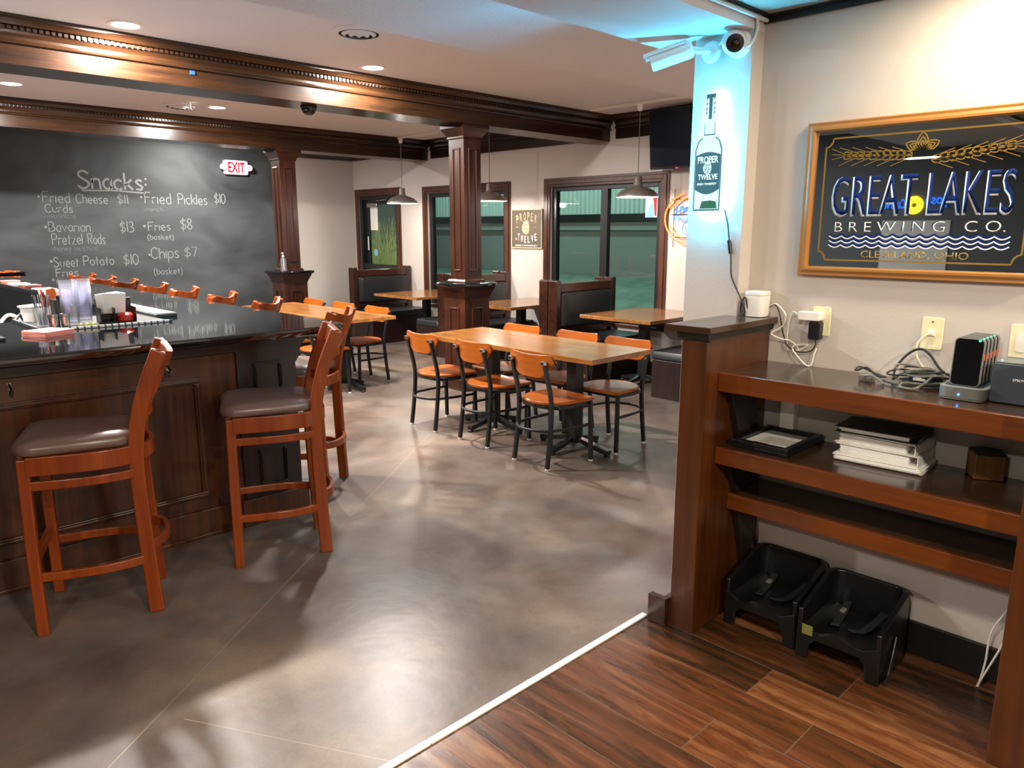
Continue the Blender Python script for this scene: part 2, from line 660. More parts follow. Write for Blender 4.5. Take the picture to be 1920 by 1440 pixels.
def planks_floor():
    m, nt, b = newmat('plank_floor')
    tc = N(nt, 'ShaderNodeTexCoord')
    sp = N(nt, 'ShaderNodeSeparateXYZ')
    L(nt, tc.outputs['Object'], sp.inputs[0])
    cb = N(nt, 'ShaderNodeCombineXYZ')
    L(nt, sp.outputs[1], cb.inputs[0])
    L(nt, sp.outputs[0], cb.inputs[1])
    mp = N(nt, 'ShaderNodeMapping')
    mp.inputs['Location'].default_value = (-1.114, 0.005, 0)
    L(nt, cb.outputs[0], mp.inputs['Vector'])
    br = N(nt, 'ShaderNodeTexBrick')
    br.inputs['Scale'].default_value = 1
    br.inputs['Brick Width'].default_value = 1.3
    br.inputs['Row Height'].default_value = 0.205
    br.inputs['Mortar Size'].default_value = 0.0019
    br.inputs['Mortar Smooth'].default_value = 0.1
    br.inputs['Bias'].default_value = 0.0
    br.offset = 0.186
    br.inputs['Color1'].default_value = (0, 0, 0, 1)
    br.inputs['Color2'].default_value = (1, 1, 1, 1)
    br.inputs['Mortar'].default_value = (0.5, 0.5, 0.5, 1)
    L(nt, mp.outputs[0], br.inputs['Vector'])
    # grain along y, shifted per board
    sh = N(nt, 'ShaderNodeVectorMath', operation='MULTIPLY_ADD')
    L(nt, br.outputs['Color'], sh.inputs[0])
    sh.inputs[1].default_value = (3.7, 9.1, 5.3)
    L(nt, tc.outputs['Object'], sh.inputs[2])
    m2 = N(nt, 'ShaderNodeMapping')
    m2.inputs['Scale'].default_value = (9, 1.2, 1)
    L(nt, sh.outputs[0], m2.inputs['Vector'])
    nz = N(nt, 'ShaderNodeTexNoise')
    nz.inputs['Scale'].default_value = 1.6
    nz.inputs['Detail'].default_value = 8
    nz.inputs['Roughness'].default_value = 0.7
    nz.inputs['Distortion'].default_value = 1.2
    L(nt, m2.outputs[0], nz.inputs['Vector'])
    wv = N(nt, 'ShaderNodeTexWave')
    wv.wave_type = 'BANDS'
    wv.bands_direction = 'X'
    wv.inputs['Scale'].default_value = 0.55
    wv.inputs['Distortion'].default_value = 7
    wv.inputs['Detail'].default_value = 2
    wv.inputs['Detail Scale'].default_value = 0.8
    L(nt, m2.outputs[0], wv.inputs['Vector'])
    ad = N(nt, 'ShaderNodeMath', operation='MULTIPLY_ADD')
    L(nt, wv.outputs['Fac'], ad.inputs[0])
    ad.inputs[1].default_value = 0.09
    L(nt, nz.outputs['Fac'], ad.inputs[2])
    a2 = N(nt, 'ShaderNodeMath', operation='MULTIPLY_ADD')
    L(nt, br.outputs['Color'], a2.inputs[0])
    a2.inputs[1].default_value = 0.36
    L(nt, ad.outputs[0], a2.inputs[2])
    cr = N(nt, 'ShaderNodeValToRGB')
    e = cr.color_ramp.elements
    e[0].position, e[0].color = 0.34, hexc('#140c08')
    e[1].position, e[1].color = 0.98, hexc('#7d5434')
    x = e.new(0.55); x.color = hexc('#33200f')
    x = e.new(0.76); x.color = hexc('#573019')
    L(nt, a2.outputs[0], cr.inputs['Fac'])
    mo = N(nt, 'ShaderNodeMix', data_type='RGBA')
    L(nt, br.outputs['Fac'], mo.inputs[0])
    L(nt, cr.outputs['Color'], mo.inputs[6])
    mo.inputs[7].default_value = hexc('#5e4936')
    L(nt, mo.outputs[2], b.inputs['Base Color'])
    rr = N(nt, 'ShaderNodeMath', operation='MULTIPLY_ADD')
    L(nt, nz.outputs['Fac'], rr.inputs[0])
    rr.inputs[1].default_value = 0.25
    rr.inputs[2].default_value = 0.16
    L(nt, rr.outputs[0], b.inputs['Roughness'])
    bp = N(nt, 'ShaderNodeBump')
    bp.inputs['Strength'].default_value = 0.25
    bp.inputs['Distance'].default_value = 0.006
    L(nt, ad.outputs[0], bp.inputs['Height'])
    L(nt, bp.outputs['Normal'], b.inputs['Normal'])
planks_floor()

def chalkboard_mat():
    m, nt, b = newmat('chalkboard')
    tc = N(nt, 'ShaderNodeTexCoord')
    mp = N(nt, 'ShaderNodeMapping')
    mp.inputs['Scale'].default_value = (0.7, 1, 1.3)
    L(nt, tc.outputs['Object'], mp.inputs['Vector'])
    nz = N(nt, 'ShaderNodeTexNoise')
    nz.inputs['Scale'].default_value = 1.5
    nz.inputs['Detail'].default_value = 5
    nz.inputs['Distortion'].default_value = 1.0
    L(nt, mp.outputs[0], nz.inputs['Vector'])
    cr = N(nt, 'ShaderNodeValToRGB')
    e = cr.color_ramp.elements
    e[0].position, e[0].color = 0.3, hexc('#292c2d')
    e[1].position, e[1].color = 0.75, hexc('#4c5052')
    L(nt, nz.outputs['Fac'], cr.inputs['Fac'])
    L(nt, cr.outputs['Color'], b.inputs['Base Color'])
    b.inputs['Roughness'].default_value = 0.62
chalkboard_mat()

def mirror_mat():
    m, nt, b = newmat('smoked_mirror')
    b.inputs['Base Color'].default_value = (0.36, 0.43, 0.48, 1)
    b.inputs['Metallic'].default_value = 1.0
    b.inputs['Roughness'].default_value = 0.015
mirror_mat()

# ------------------------------------------------------------------ the setting
XW = 7.06      # window wall
YB = 10.9      # back wall
ZC = 2.86      # main ceiling
XL, YF = -4.6, -3.0
XR = 2.95      # right wall
struct('floor', MB().box(XL, XW + .15, 1.69, YB + .1, -.06, 0), 'concrete')
struct('floor_wood', MB().box(XL, XR + .1, YF, 1.69, -.06, 0.001), 'plank_floor')
th = MB()
xs = [XL, -1.2, 0.4, 1.29, 2.452]
for a, c in zip(xs, xs[1:]):
    th.box(a, c - .002, 1.676, 1.702, 0.0, .009)
struct('trim_1', th, 'plastic_white', bevel=.003)
struct('wall_right', MB().box(XR, XR + .1, YF, 1.75, 0, 2.5), 'paint')
struct('wall_pillar', MB().box(2.86, XR, 1.574, 1.83, 0, 2.367), 'paint')
struct('wall_alcove', MB().box(XR, XW, 1.75, 1.83, 0, 2.86), 'paint')
struct('wall_back', MB().box(XL, XW + .15, YB, YB + .1, 0, 2.95), 'paint')
struct('wall_left', MB().box(XL - .1, XL, YF, YB, 0, 2.95), 'charcoal')
struct('wall_front', MB().box(XL, XR, YF - .1, YF, 0, 2.5), 'paint')
# window wall with its openings: (y0, y1, z0, z1)
OPEN = [(4.86, 6.50, .52, 2.12), (7.31, 8.96, .52, 2.12), (9.72, 10.75, 0.0, 2.14)]
w = MB()
ycur = 1.83
for y0, y1, z0, z1 in OPEN:
    w.box(XW, XW + .14, ycur, y0, 0, 2.95)
    w.box(XW, XW + .14, y0, y1, z1, 2.95)
    if z0 > 0:
        w.box(XW, XW + .14, y0, y1, 0, z0)
    ycur = y1
w.box(XW, XW + .14, ycur, YB, 0, 2.95)
struct('wall_window', w, 'paint')
struct('ceiling', MB().box(XL, XW + .15, 3.40, YB + .1, ZC, ZC + .1), 'ceiling_paint')
struct('ceiling_soffit', MB().box(XL, XW, 2.02, 3.41, 2.60, ZC + .1), 'soffit_texture')
struct('ceiling_drop', MB().box(XL, XW, 1.574, 2.02, 2.367, ZC + .1), 'ceiling_paint')
tin = MB().box(XL, XR + .1, YF, 1.574, 2.425, 2.5)
struct('ceiling_tin', tin, 'tin')
g = MB()
for i in range(13):
    x = 2.95 - .02 - .61 * i
    g.box(x - .008, x + .008, YF, 1.57, 2.418, 2.425)
for i in range(8):
    y = 1.55 - .61 * i
    g.box(XL, XR, y - .008, y + .008, 2.4175, 2.425)
struct('trim_2', g, 'trim_black')
g = MB().box(XR - .012, XR - .001, YF, 1.572, 2.396, 2.417)
struct('trim_3', g, 'trim_black')
g = MB()
g.tube([(XL, 1.556, 2.405), (2.93, 1.556, 2.405)], .008)
struct('trim_4', g, 'white_metal', smooth=True)

# base boards
struct('baseboard_right', MB().box(XR - .014, XR - .0005, .43, 1.462, .001, .135), 'trim_black', bevel=.004)
struct('baseboard_back', MB().box(5.73, XW, YB - .014, YB - .0005, .001, .13), 'mahogany', bevel=.004)
bb = MB()
for y0, y1 in ((1.84, 9.62), (10.85, YB - .016)):
    bb.box(XW - .014, XW - .0005, y0, y1, .001, .13)
struct('baseboard_window', bb, 'mahogany_y', bevel=.004)

# beams with crown moulding and dentils
def half_profile():
    return [(0, 0), (0, .115), (-.018, .12), (-.022, .130), (-.014, .139), (-.006, .143), (-.006, .16), (-.018, .178), (-.03, .19), (-.03, .212), (-.062, .216), (-.085, .245), (-.098, .25), (-.098, .27)]
def beam(name, y0, y1, x0, x1, zb, m):
    h = half_profile()
    pf = [(y0 + a, zb + b) for a, b in h] + [(y1 - a, zb + b) for a, b in reversed(h)]
    mb = MB()
    mb.loft([[(x, y, z) for y, z in pf] for x in (x0, x1)])
    n = int((x1 - x0) / .034)
    for s, yy in ((-1, y0 - .03), (1, y1 + .03)):
        for i in range(n):
            x = x0 + (i + .2) * .034
            ya, yb2 = (yy - .016, yy) if s < 0 else (yy, yy + .016)
            mb.box(x, x + .02, ya, yb2, zb + .192, zb + .211)
    return struct(name, mb, m)
beam('trim_5', 5.59, 5.95, XL, XW, 2.59, 'walnut_beam')
beam('trim_6', 8.93, 9.28, XL, XW, 2.59, 'walnut_beam')
h = half_profile()
mb = MB()
for ya, yb2 in ((1.83, 5.49), (6.05, 8.83)):
    mb.loft([[(XW - .03 + a, y, 2.61 + b * .25 / .27) for a, b in h] + [(XW - .0005, y, 2.86), (XW - .0005, y, 2.61)] for y in (ya, yb2)])
struct('trim_7', mb, 'walnut_beam_y')
mb = MB()
mb.loft([[(x, YB - .0005, 2.70), (x, YB - .02, 2.70), (x, YB - .03, 2.73), (x, YB - .065, 2.76), (x, YB - .07, 2.785), (x, YB - .0005, 2.785)] for x in (5.73, XW - .001)])
mb.loft([[(XW - .0005, y, 2.70), (XW - .02, y, 2.70), (XW - .03, y, 2.73), (XW - .065, y, 2.76), (XW - .07, y, 2.785), (XW - .0005, y, 2.785)] for y in (9.38, YB - .071)])
struct('trim_8', mb, 'mahogany')

# windows and the glass door
def casing(mb, y0, y1, z0, z1, wd=.105, bottom=True):
    for k, (o, d) in enumerate(((0, .018), (.03, .03), (.075, .02))):
        a = wd - o
        b2 = a - (.03 if k == 0 else (.045 if k == 1 else .03))
        x0, x1 = XW - d, XW - .0005
        mb.box(x0, x1, y0 - a, y0 - b2, z0, z1 + a)
        mb.box(x0, x1, y1 + b2, y1 + a, z0, z1 + a)
        mb.box(x0, x1, y0 - b2, y1 + b2, z1 + b2, z1 + a)
def window(idx, y0, y1, z0, z1):
    cs = MB()
    casing(cs, y0, y1, z0, z1)
    cs.box(XW - .04, XW - .0005, y0 - .1, y1 + .1, z0 - .03, z0)
    root = struct('window_%d' % idx, cs, 'casing', bevel=.003)
    fr = MB()
    ym = (y0 + y1) / 2
    e = .07
    for a, c in ((y0, y0 + e), (ym - .05, ym + .05), (y1 - e, y1)):
        fr.box(XW + .03, XW + .1, a, c, z0, z1)
    for a, c in ((z0, z0 + .06), (z1 - .05, z1)):
        for p, q in ((y0 + e, ym - .05), (ym + .05, y1 - e)):
            fr.box(XW + .03, XW + .1, p, q, a, c)
    wf = obj('window_frame', fr, 'frame_black', root, bevel=.004)
    for p, q in ((y0 + e, ym - .05), (ym + .05, y1 - e)):
        obj('window_pane', MB().box(XW + .062, XW + .066, p - .005, q + .005, z0 + .055, z1 - .045), 'window_glass', wf)
    return root
window(1, *OPEN[0])
window(2, *OPEN[1])
y0, y1, z0, z1 = OPEN[2]
cs = MB()
casing(cs, y0, y1, .0, z1)
dr = struct('door_1', cs, 'casing', bevel=.003)
fr = MB()
for a, c in ((y0 + .001, y0 + .05), (y1 - .05, y1 - .001)):
    fr.box(XW + .002, XW + .13, a, c, 0, z1 - .001)
fr.box(XW + .002, XW + .13, y0 + .05, y1 - .05, z1 - .06, z1 - .001)
obj('door_frame', fr, 'frame_black', dr, bevel=.004)
lf = MB()
for a, c in ((y0 + .052, y0 + .13), (y1 - .16, y1 - .052)):
    lf.box(XW + .06, XW + .105, a, c, .01, z1 - .065)
for a, c in ((.01, .25), (z1 - .14, z1 - .065)):
    lf.box(XW + .06, XW + .105, y0 + .13, y1 - .16, a, c)
leaf = obj('door_leaf', lf, 'frame_black', dr, bevel=.004)
obj('door_pane', MB().box(XW + .08, XW + .085, y0 + .12, y1 - .15, .24, z1 - .13), 'window_glass', leaf)
pb = MB().box(XW + .01, XW + .05, y0 + .06, y1 - .06, .98, 1.06)
pb.box(XW + .05, XW + .06, y0 + .06, y0 + .12, .99, 1.05).box(XW + .05, XW + .06, y1 - .12, y1 - .06, .99, 1.05)
obj('push_bar', pb, 'metal_black', leaf, bevel=.006)
dc = MB().box(XW + .015, XW + .06, y1 - .46, y1 - .18, z1 - .175, z1 - .115)
dc.sweep([(XW + .03, y1 - .36, z1 - .10), (XW - .05, y1 - .56, z1 - .085), (XW + .03, y1 - .72, z1 - .07)], rect(.018, .008))
obj('door_closer', dc, 'steel', leaf, bevel=.003)

# ------------------------------------------------------------------ columns
def panel_frame(mb, cx, cy, half, z0, z1, wd, t=.012, bar=.016):
    """picture-frame moulding on the four faces of a square post"""
    for k in range(4):
        r = Matrix.Translation((cx, cy, 0)) @ Matrix.Rotation(k * PI / 2, 4, 'Z')
        for y0, y1, a, c in ((-wd / 2, -wd / 2 + bar, z0, z1), (wd / 2 - bar, wd / 2, z0, z1), (-wd / 2 + bar, wd / 2 - bar, z0, z0 + bar), (-wd / 2 + bar, wd / 2 - bar, z1 - bar, z1)):
            m = r @ Matrix.Translation((half + t / 2 - .0005, (y0 + y1) / 2, (a + c) / 2))
            mb.boxm(m, t, y1 - y0, c - a)
def sq(s):
    return [(-s / 2, -s / 2), (s / 2, -s / 2), (s / 2, s / 2), (-s / 2, s / 2)]
def column(cx, cy, label, rnd):
    t = thing('column', label, 'column', (cx, cy, 0), group='wood panelled columns')
    mb = MB()
    mb.loft([[(x, y, z) for x, y in sq(s)] for s, z in ((.37, 0), (.37, .11), (.35, .125), (.325, .13), (.325, .93), (.345, .96), (.40, 1.02), (.42, 1.05))])
    p = obj('pedestal', mb, 'mahogany_v', t)
    f = MB()
    panel_frame(f, 0, 0, .1625, .60, .84, .15)
    panel_frame(f, 0, 0, .1625, .20, .52, .15)
    obj('moulding', f, 'mahogany_v', p, bevel=.003)
    lg = MB()
    if rnd:
        lg.lathe([(.29, 1.05), (.305, 1.058), (.308, 1.07), (.305, 1.082), (.295, 1.088)], n=56)
    else:
        lg.loft([[(x, y, z) for x, y in rrect(s, s, .02, 3)] for s, z in ((.45, 1.05), (.47, 1.058), (.474, 1.07), (.47, 1.082), (.455, 1.088))])
    obj('ledge', lg, 'granite', t, smooth=True)
    mb = MB()
    mb.loft([[(x, y, z) for x, y in sq(s)] for s, z in ((.27, 1.088), (.27, 1.10), (.25, 1.115), (.22, 1.12), (.22, 2.46))])
    s = obj('shaft', mb, 'mahogany_v', t)
    f = MB()
    panel_frame(f, 0, 0, .11, 1.20, 2.38, .11)
    obj('moulding', f, 'mahogany_v', s, bevel=.003)
    mb = MB()
    mb.loft([[(x, y, z) for x, y in sq(s)] for s, z in ((.225, 2.46), (.245, 2.47), (.245, 2.485), (.30, 2.53), (.34, 2.56), (.34, 2.589))])
    obj('capital', mb, 'mahogany', t)
    return t
column(5.03, 5.78, 'dark wood column with round ledge behind the near dining table', True)
column(4.86, 9.10, 'dark wood column beside the chalkboard with soap dispenser on its ledge', False)

# ------------------------------------------------------------------ bar
BZ = 1.10
BY0, BXR = 3.52, 2.24
BYT = 10.7
BL = -3.2
def bar_counter():
    r = .14
    o = [(BL, BY0), (BXR - r, BY0)] + arc(-PI / 2, 0, r, 10, BXR - r, BY0 + r)[1:] + [(BXR, BYT), (1.56, BYT), (1.56, 4.92), (BL, 4.92)]
    c = [(x, y) for x, y in o]
    # bull-nosed edge: inset rings
    def inset(d):
        res = []
        n = len(c)
        for i in range(n):
            p0, p1, p2 = Vector(c[i - 1]), Vector(c[i]), Vector(c[(i + 1) % n])
            e1, e2 = (p1 - p0).normalized(), (p2 - p1).normalized()
            n1, n2 = Vector((-e1.y, e1.x)), Vector((-e2.y, e2.x))
            b = (n1 + n2).normalized()
            k = d / max(.3, b.dot(n1))
            q = p1 + b * k
            res.append((q.x, q.y))
        return res
    rings = []
    for d, z in ((.012, BZ - .042), (.003, BZ - .036), (0, BZ - .021), (.003, BZ - .006), (.012, BZ)):
        rings.append([(x, y, z) for x, y in inset(d)])
    ct = obj('bar_counter', MB().loft(rings), 'granite', smooth=30)
    return tag(ct, 'long black polished bar counter with rounded corner', 'counter')
bar_counter()

def panel_mould(mb, x0, x1, z0, z1, y, w=.03, t=.02):
    for a, b2, c, d in ((x0, x1, z1 - w, z1), (x0, x1, z0, z0 + w), (x0, x0 + w, z0 + w, z1 - w), (x1 - w, x1, z0 + w, z1 - w)):
        mb.box(a, b2, y - t, y, c, d)
        mb.box(a + .008, b2 - .008, y - t - .008, y - t, c + .008, d - .008) if b2 - a > .05 or d - c > .05 else None
bf = thing('bar_cabinet', 'dark panelled L-shaped bar body under the black counter', 'bar', (0, 0, 0))
obj('front_panel', MB().box(BL, 1.70, 3.83, 3.90, 0, BZ - .043), 'bar_panel', bf)
mb = MB()
for x0, x1 in ((-3.0, -1.55), (-1.35, .05), (.22, 1.50)):
    panel_mould(mb, x0, x1, .22, .86, 3.83)
obj('panel_moulding', mb, 'bar_panel', bf, bevel=.004)
obj('top_rail', MB().box(BL, 1.70, 3.80, 3.83, .97, BZ - .043), 'dark_panel', bf, bevel=.004)
bsb = MB().box(BL, 1.70, 3.808, 3.83, 0, .15)
bsb.box(BL, 1.70, 3.80, 3.808, .0, .02)
obj('baseboard', bsb, 'bar_panel', bf, bevel=.003)
mb = MB().box(1.70, 2.04, 3.81, 4.13, 0, BZ - .043)
pil = obj('corner_pilaster', mb, 'dark_panel', bf, bevel=.004)
mb = MB()
panel_mould(mb, 1.79, 1.95, .20, .42, 3.81, .014, .012)
panel_mould(mb, 1.79, 1.95, .52, .90, 3.81, .014, .012)
obj('moulding', mb, 'dark_panel', pil, bevel=.002)
mb = MB()
mb.box(1.67, 2.07, 3.785, 3.81, 0, .15).box(2.04, 2.07, 3.81, 4.13, 0, .15)
obj('plinth', mb, 'bar_panel', pil, bevel=.004)
cb = MB()
pr = [(2.04, 1.0), (2.04, 1.055), (2.20, 1.055), (2.20, 1.03), (2.15, 1.02), (2.09, .97), (2.07, .90), (2.04, .86)]
cb.loft([[(x, 3.83, z) for x, z in pr], [(x, 3.90, z) for x, z in pr]])
obj('corbel', cb, 'dark_panel', bf)
for x in (.68, 1.35, -.2):
    hk = MB()
    hk.box(x - .008, x + .008, 3.826, 3.829, .895, .945)
    hk.tube([(x, 3.82, .94), (x, 3.79, .92), (x, 3.775, .905), (x, 3.772, .92)], .005)
    hk.tube([(x, 3.82, .91), (x, 3.80, .89), (x, 3.785, .90)], .005)
    obj('purse_hook', hk, 'steel', bf, smooth=True)
bs = bf
obj('side_panel', MB().box(1.86, 1.93, 4.132, BYT - .05, 0, BZ - .043), 'bar_panel', bs)
mb = MB()
for k in range(4):
    ya = 4.30 + k * 1.45
    for a, b2, c, d in ((ya, ya + 1.25, .83, .86), (ya, ya + 1.25, .22, .25), (ya, ya + .03, .25, .83), (ya + 1.22, ya + 1.25, .25, .83)):
        mb.box(1.93, 1.95, a, b2, c, d)
obj('panel_moulding', mb, 'bar_panel', bs, bevel=.004)
obj('inner_panel', MB().box(1.60, 1.64, 4.95, BYT - .05, 0, BZ - .043), 'plastic_dark', bs)
ib = thing('under_bar_cabinet', 'black under-bar cabinet inside the bar well', 'cabinet', (0, 0, 0))
obj('cabinet_body', MB().box(BL + .1, 1.58, 4.96, 5.46, 0, .80), 'plastic_black', ib, bevel=.004)
obj('work_top', MB().box(BL + .1, 1.59, 4.95, 5.49, .80, .83), 'steel', ib, bevel=.004)

# ------------------------------------------------------------------ bar stools (local: sitter faces +x)
def make_stool():
    t = thing('bar_stool', 'red-brown wooden bar stool with brown seat nearest the camera at the bar front', 'bar stool', (0, 0, 0), group='wooden bar stools along the bar')
    for s in (-1, 1):
        obj('front_leg', MB().sweep([(.20, s * .205, 0), (.20, s * .205, .40), (.195, s * .20, .735)], rect(.042, .042), up=(1, 0, 0)), 'stool_wood', t, bevel=.005)
    for s in (-1, 1):
        path = crom([(-.215, s * .165, 0), (-.20, s * .165, .35), (-.195, s * .167, .70), (-.235, s * .168, .92), (-.315, s * .17, 1.125)], 5)
        n = len(path)
        sc = [1 - .0 * i for i in range(n)]
        obj('rear_leg', MB().sweep(path, [(-.019, -.029), (.019, -.029), (.019, .029), (-.019, .029)], up=(1, 0, 0), scales=sc), 'stool_wood', t, bevel=.006)
    # apron
    ap = MB()
    for s in (-1, 1):
        ap.sweep(crom([(.185, s * .215, .705), (.0, s * .222, .705), (-.12, s * .205, .705), (-.19, s * .165, .705)], 4), rect(.022, .075))
    ap.sweep([(.205, -.19, .705), (.205, .19, .705)], rect(.022, .075))
    ap.sweep(crom([(-.195, -.15, .70), (-.235, -.08, .70), (-.245, 0, .70), (-.235, .08, .70), (-.195, .15, .70)], 4), rect(.022, .06))
    obj('apron', ap, 'stool_wood', t, bevel=.003)
    # seat
    base = rrect(.44, .46, .08, 6, .015, 0)
    def seat_ring(k, z, dome=0):
        out = []
        for x, y in base:
            if x < 0:
                y *= 1 - .28 * min(1, (-x / .2)) ** 1.5
            out.append((.015 + (x - .015) * k, y * k, z))
        return out
    st = MB().loft([seat_ring(.94, .743), seat_ring(1.0, .750), seat_ring(1.015, .765), seat_ring(1.005, .780), seat_ring(.94, .795), seat_ring(.75, .806), seat_ring(.4, .812), seat_ring(.1, .813)])
    obj('seat', st, 'vinyl_brown', t, smooth=50)
    # stretchers
    for s in (-1, 1):
        for z in (.625, .245):
            obj('side_stretcher', MB().sweep(crom([(.19, s * .208, z), (.0, s * .218, z), (-.12, s * .20, z), (-.195, s * .168, z)], 4), rect(.020, .036)), 'stool_wood', t, bevel=.003)
    obj('foot_rest', MB().sweep([(.205, -.195, .30), (.205, .195, .30)], rect(.022, .045)), 'stool_wood', t, bevel=.003)
    obj('rear_stretcher', MB().sweep(crom([(-.205, -.155, .30), (-.255, -.10, .30), (-.275, 0, .30), (-.255, .10, .30), (-.205, .155, .30)], 5), rect(.022, .04)), 'stool_wood', t, bevel=.003)
    # back: crest, lower rail, slats
    def bow(y, x0, d):
        return x0 - d * (1 - (y / .17) ** 2)
    ys = [(-.17 + .34 * i / 14) for i in range(15)]
    rings = []
    for y in ys:
        hgt = 1.092 + .038 * abs(y / .17) ** 1.7
        x = bow(y, -.305, .045)
        rings.append([(x + .012 + .02, y * 1.06, 1.04), (x + .012, y * 1.06, hgt), (x - .014, y * 1.06, hgt + .004), (x - .014 + .02, y * 1.06, 1.04)])
    obj('crest_rail', MB().loft(rings), 'stool_wood', t, bevel=.004, smooth=50)
    obj('back_rail', MB().sweep([(bow(y, -.218, .035), y * .95, .865) for y in ys], rect(.02, .05)), 'stool_wood', t, bevel=.003)
    for y in (-.105, -.035, .035, .105):
        obj('slat', MB().sweep([(bow(y, -.222, .035), y, .885), (bow(y, -.26, .04), y, .97), (bow(y, -.292, .043), y, 1.055)], [(-.017, -.006), (.017, -.006), (.017, .006), (-.017, .006)], up=(1, 0, 0)), 'stool_wood', t, bevel=.002)
    return t
stool0 = make_stool()
def fac(dx, dy):
    return math.atan2(dy, dx)
# centre of the first two from the feet in view
a1 = fac(-.93, .37)
stool0.location = (.852, 3.415, 0)
stool0.rotation_euler = (0, 0, a1)
dup(stool0, (1.70, 3.445, 0), fac(-.91, .41), 'red-brown bar stool at the right end of the bar front, overlapping the counter corner')
a3 = fac(-.62, .785)
side = [(2.272, 4.235), (2.272, 5.18), (2.272, 5.91), (2.272, 6.65), (2.272, 7.35), (2.272, 8.12), (2.272, 8.80), (2.272, 9.48)]
labs = ['red-brown bar stool at the side of the bar, just past the rounded counter corner',
        'second bar stool from the rounded corner along the side of the bar',
        'third bar stool from the rounded corner along the side of the bar',
        'fourth bar stool from the rounded corner along the side of the bar',
        'fifth bar stool from the rounded corner along the side of the bar',
        'sixth bar stool from the rounded corner along the side of the bar',
        'seventh bar stool from the rounded corner along the side of the bar',
        'farthest bar stool along the side of the bar, below the chalk word Fries']
for (x, y), lb in zip(side, labs):
    dup(stool0, (x, y, 0), a3, lb)

# ------------------------------------------------------------------ dining chairs (local: sitter faces +x)
def make_chair():
    t = thing('dining_chair', '', 'chair', (0, 0, 0), group='wood and black steel dining chairs')
    for s in (-1, 1):
        obj('front_leg', MB().sweep([(.185, s * .205, 0.012), (.175, s * .20, .43)], rect(.026, .026), up=(1, 0, 0)), 'metal_black', t, bevel=.003)
    for s in (-1, 1):
        p = crom([(-.205, s * .168, .012), (-.175, s * .165, .25), (-.165, s * .163, .45), (-.20, s * .162, .62), (-.236, s * .162, .75)], 4)
        obj('rear_leg', MB().sweep(p, rect(.026, .026), up=(1, 0, 0)), 'metal_black', t, bevel=.003)
    for x, y in ((.185, .205), (.185, -.205), (-.205, .168), (-.205, -.168)):
        obj('foot_glide', MB().lathe([(.014, 0), (.016, .004), (.015, .014)], (x, y, 0), 12), 'plastic_white', t, smooth=True)
    fr = MB()
    pts = [(.17, -.19), (.17, .19), (0, .205), (-.12, .18), (-.165, .10), (-.175, 0), (-.165, -.10), (-.12, -.18), (0, -.205)]
    fr.sweep([(x, y, .425) for x, y in pts], rect(.02, .025), closed=True)
    obj('seat_frame', fr, 'metal_black', t, bevel=.003)
    hp = MB()
    hp.sweep(crom([(.178, -.20, .27), (.0, -.20, .27), (-.17, -.165, .27), (-.235, -.09, .27), (-.255, 0, .27), (-.235, .09, .27), (-.17, .165, .27), (.0, .20, .27), (.178, .20, .27)], 4), rect(.018, .018))
    obj('leg_hoop', hp, 'metal_black', t, bevel=.003, smooth=40)
    o = rrect(.0, .0, 0, 1)
    front = [(.20, -.215), (.215, -.18), (.218, 0), (.215, .18), (.20, .215), (.10, .215)]
    back = arc(PI / 2, 3 * PI / 2, .2, 14, 0, 0)
    outl = front + [(x * .98 - .0, y * 1.06) for x, y in back] + [(.10, -.215)]
    def rg(k, z):
        return [(x * k, y * k, z) for x, y in outl]
    st = MB().loft([rg(.96, .438), rg(1.0, .444), rg(1.0, .456), rg(.97, .462), rg(.8, .459), rg(.4, .455), rg(.05, .454)])
    obj('seat', st, 'chair_wood', t, smooth=35)
    # curved plate, ends wrap forward
    n = 22
    def px(y):
        return -.224 + .75 * y * y
    top, bot = [], []
    rings = []
    for i in range(n + 1):
        y = -.225 + .45 * i / n
        u = abs(y) / .225
        zt = .80 - .012 * (1 - u ** 2) - (.055 * max(0, (u - .82) / .18) ** 2)
        zb = .632 + .125 * max(0, u - .35) ** 1.8 / (.65 ** 1.8)
        x = px(y)
        ln = .10
        rings.append([(x + .008 - (zb - .7) * ln, y, zb), (x + .008 - (zt - .7) * ln, y, zt), (x - .008 - (zt - .7) * ln, y, zt), (x - .008 - (zb - .7) * ln, y, zb)])
    obj('backrest', MB().loft(rings), 'chair_wood', t, bevel=.003, smooth=50)
    for s in (-1, 1):
        br = MB()
        br.box(-.256, -.224, s * .162 - .016, s * .162 + .016, .728, .757)
        obj('back_clip', br, 'steel', t, bevel=.004)
    return t
chair0 = make_chair()
first = [True]
def chair(x, y, rz, label):
    if first[0]:
        first[0] = False
        chair0.location = (x, y, 0)
        chair0.rotation_euler = (0, 0, rz)
        chair0['label'] = label
        return chair0
    return dup(chair0, (x, y, 0), rz, label)
chair(3.795, 3.46, -.06, 'wooden dining chair nearest the camera on the bar side of the near long table')
chair(3.87, 4.14, -.06, 'middle dining chair on the bar side of the near long table')
chair(3.88, 4.77, -.06, 'farthest dining chair on the bar side of the near long table')
chair(4.405, 3.42, PI, 'nearest dining chair on the window side of the near long table')
chair(4.42, 3.94, PI, 'middle dining chair on the window side of the near long table')
chair(4.42, 4.575, PI, 'farthest dining chair on the window side of the near long table')
chair(4.43, 6.79, PI, 'nearest dining chair on the window side of the far long table')
chair(4.43, 7.45, PI, 'middle dining chair on the window side of the far long table')
chair(4.43, 8.11, PI, 'farthest dining chair on the window side of the far long table')
chair(3.80, 6.58, 0.03, 'nearest dining chair on the bar side of the far long table')
chair(3.80, 7.30, 0.0, 'middle dining chair on the bar side of the far long table')
chair(3.80, 7.98, 0.0, 'farthest dining chair on the bar side of the far long table')

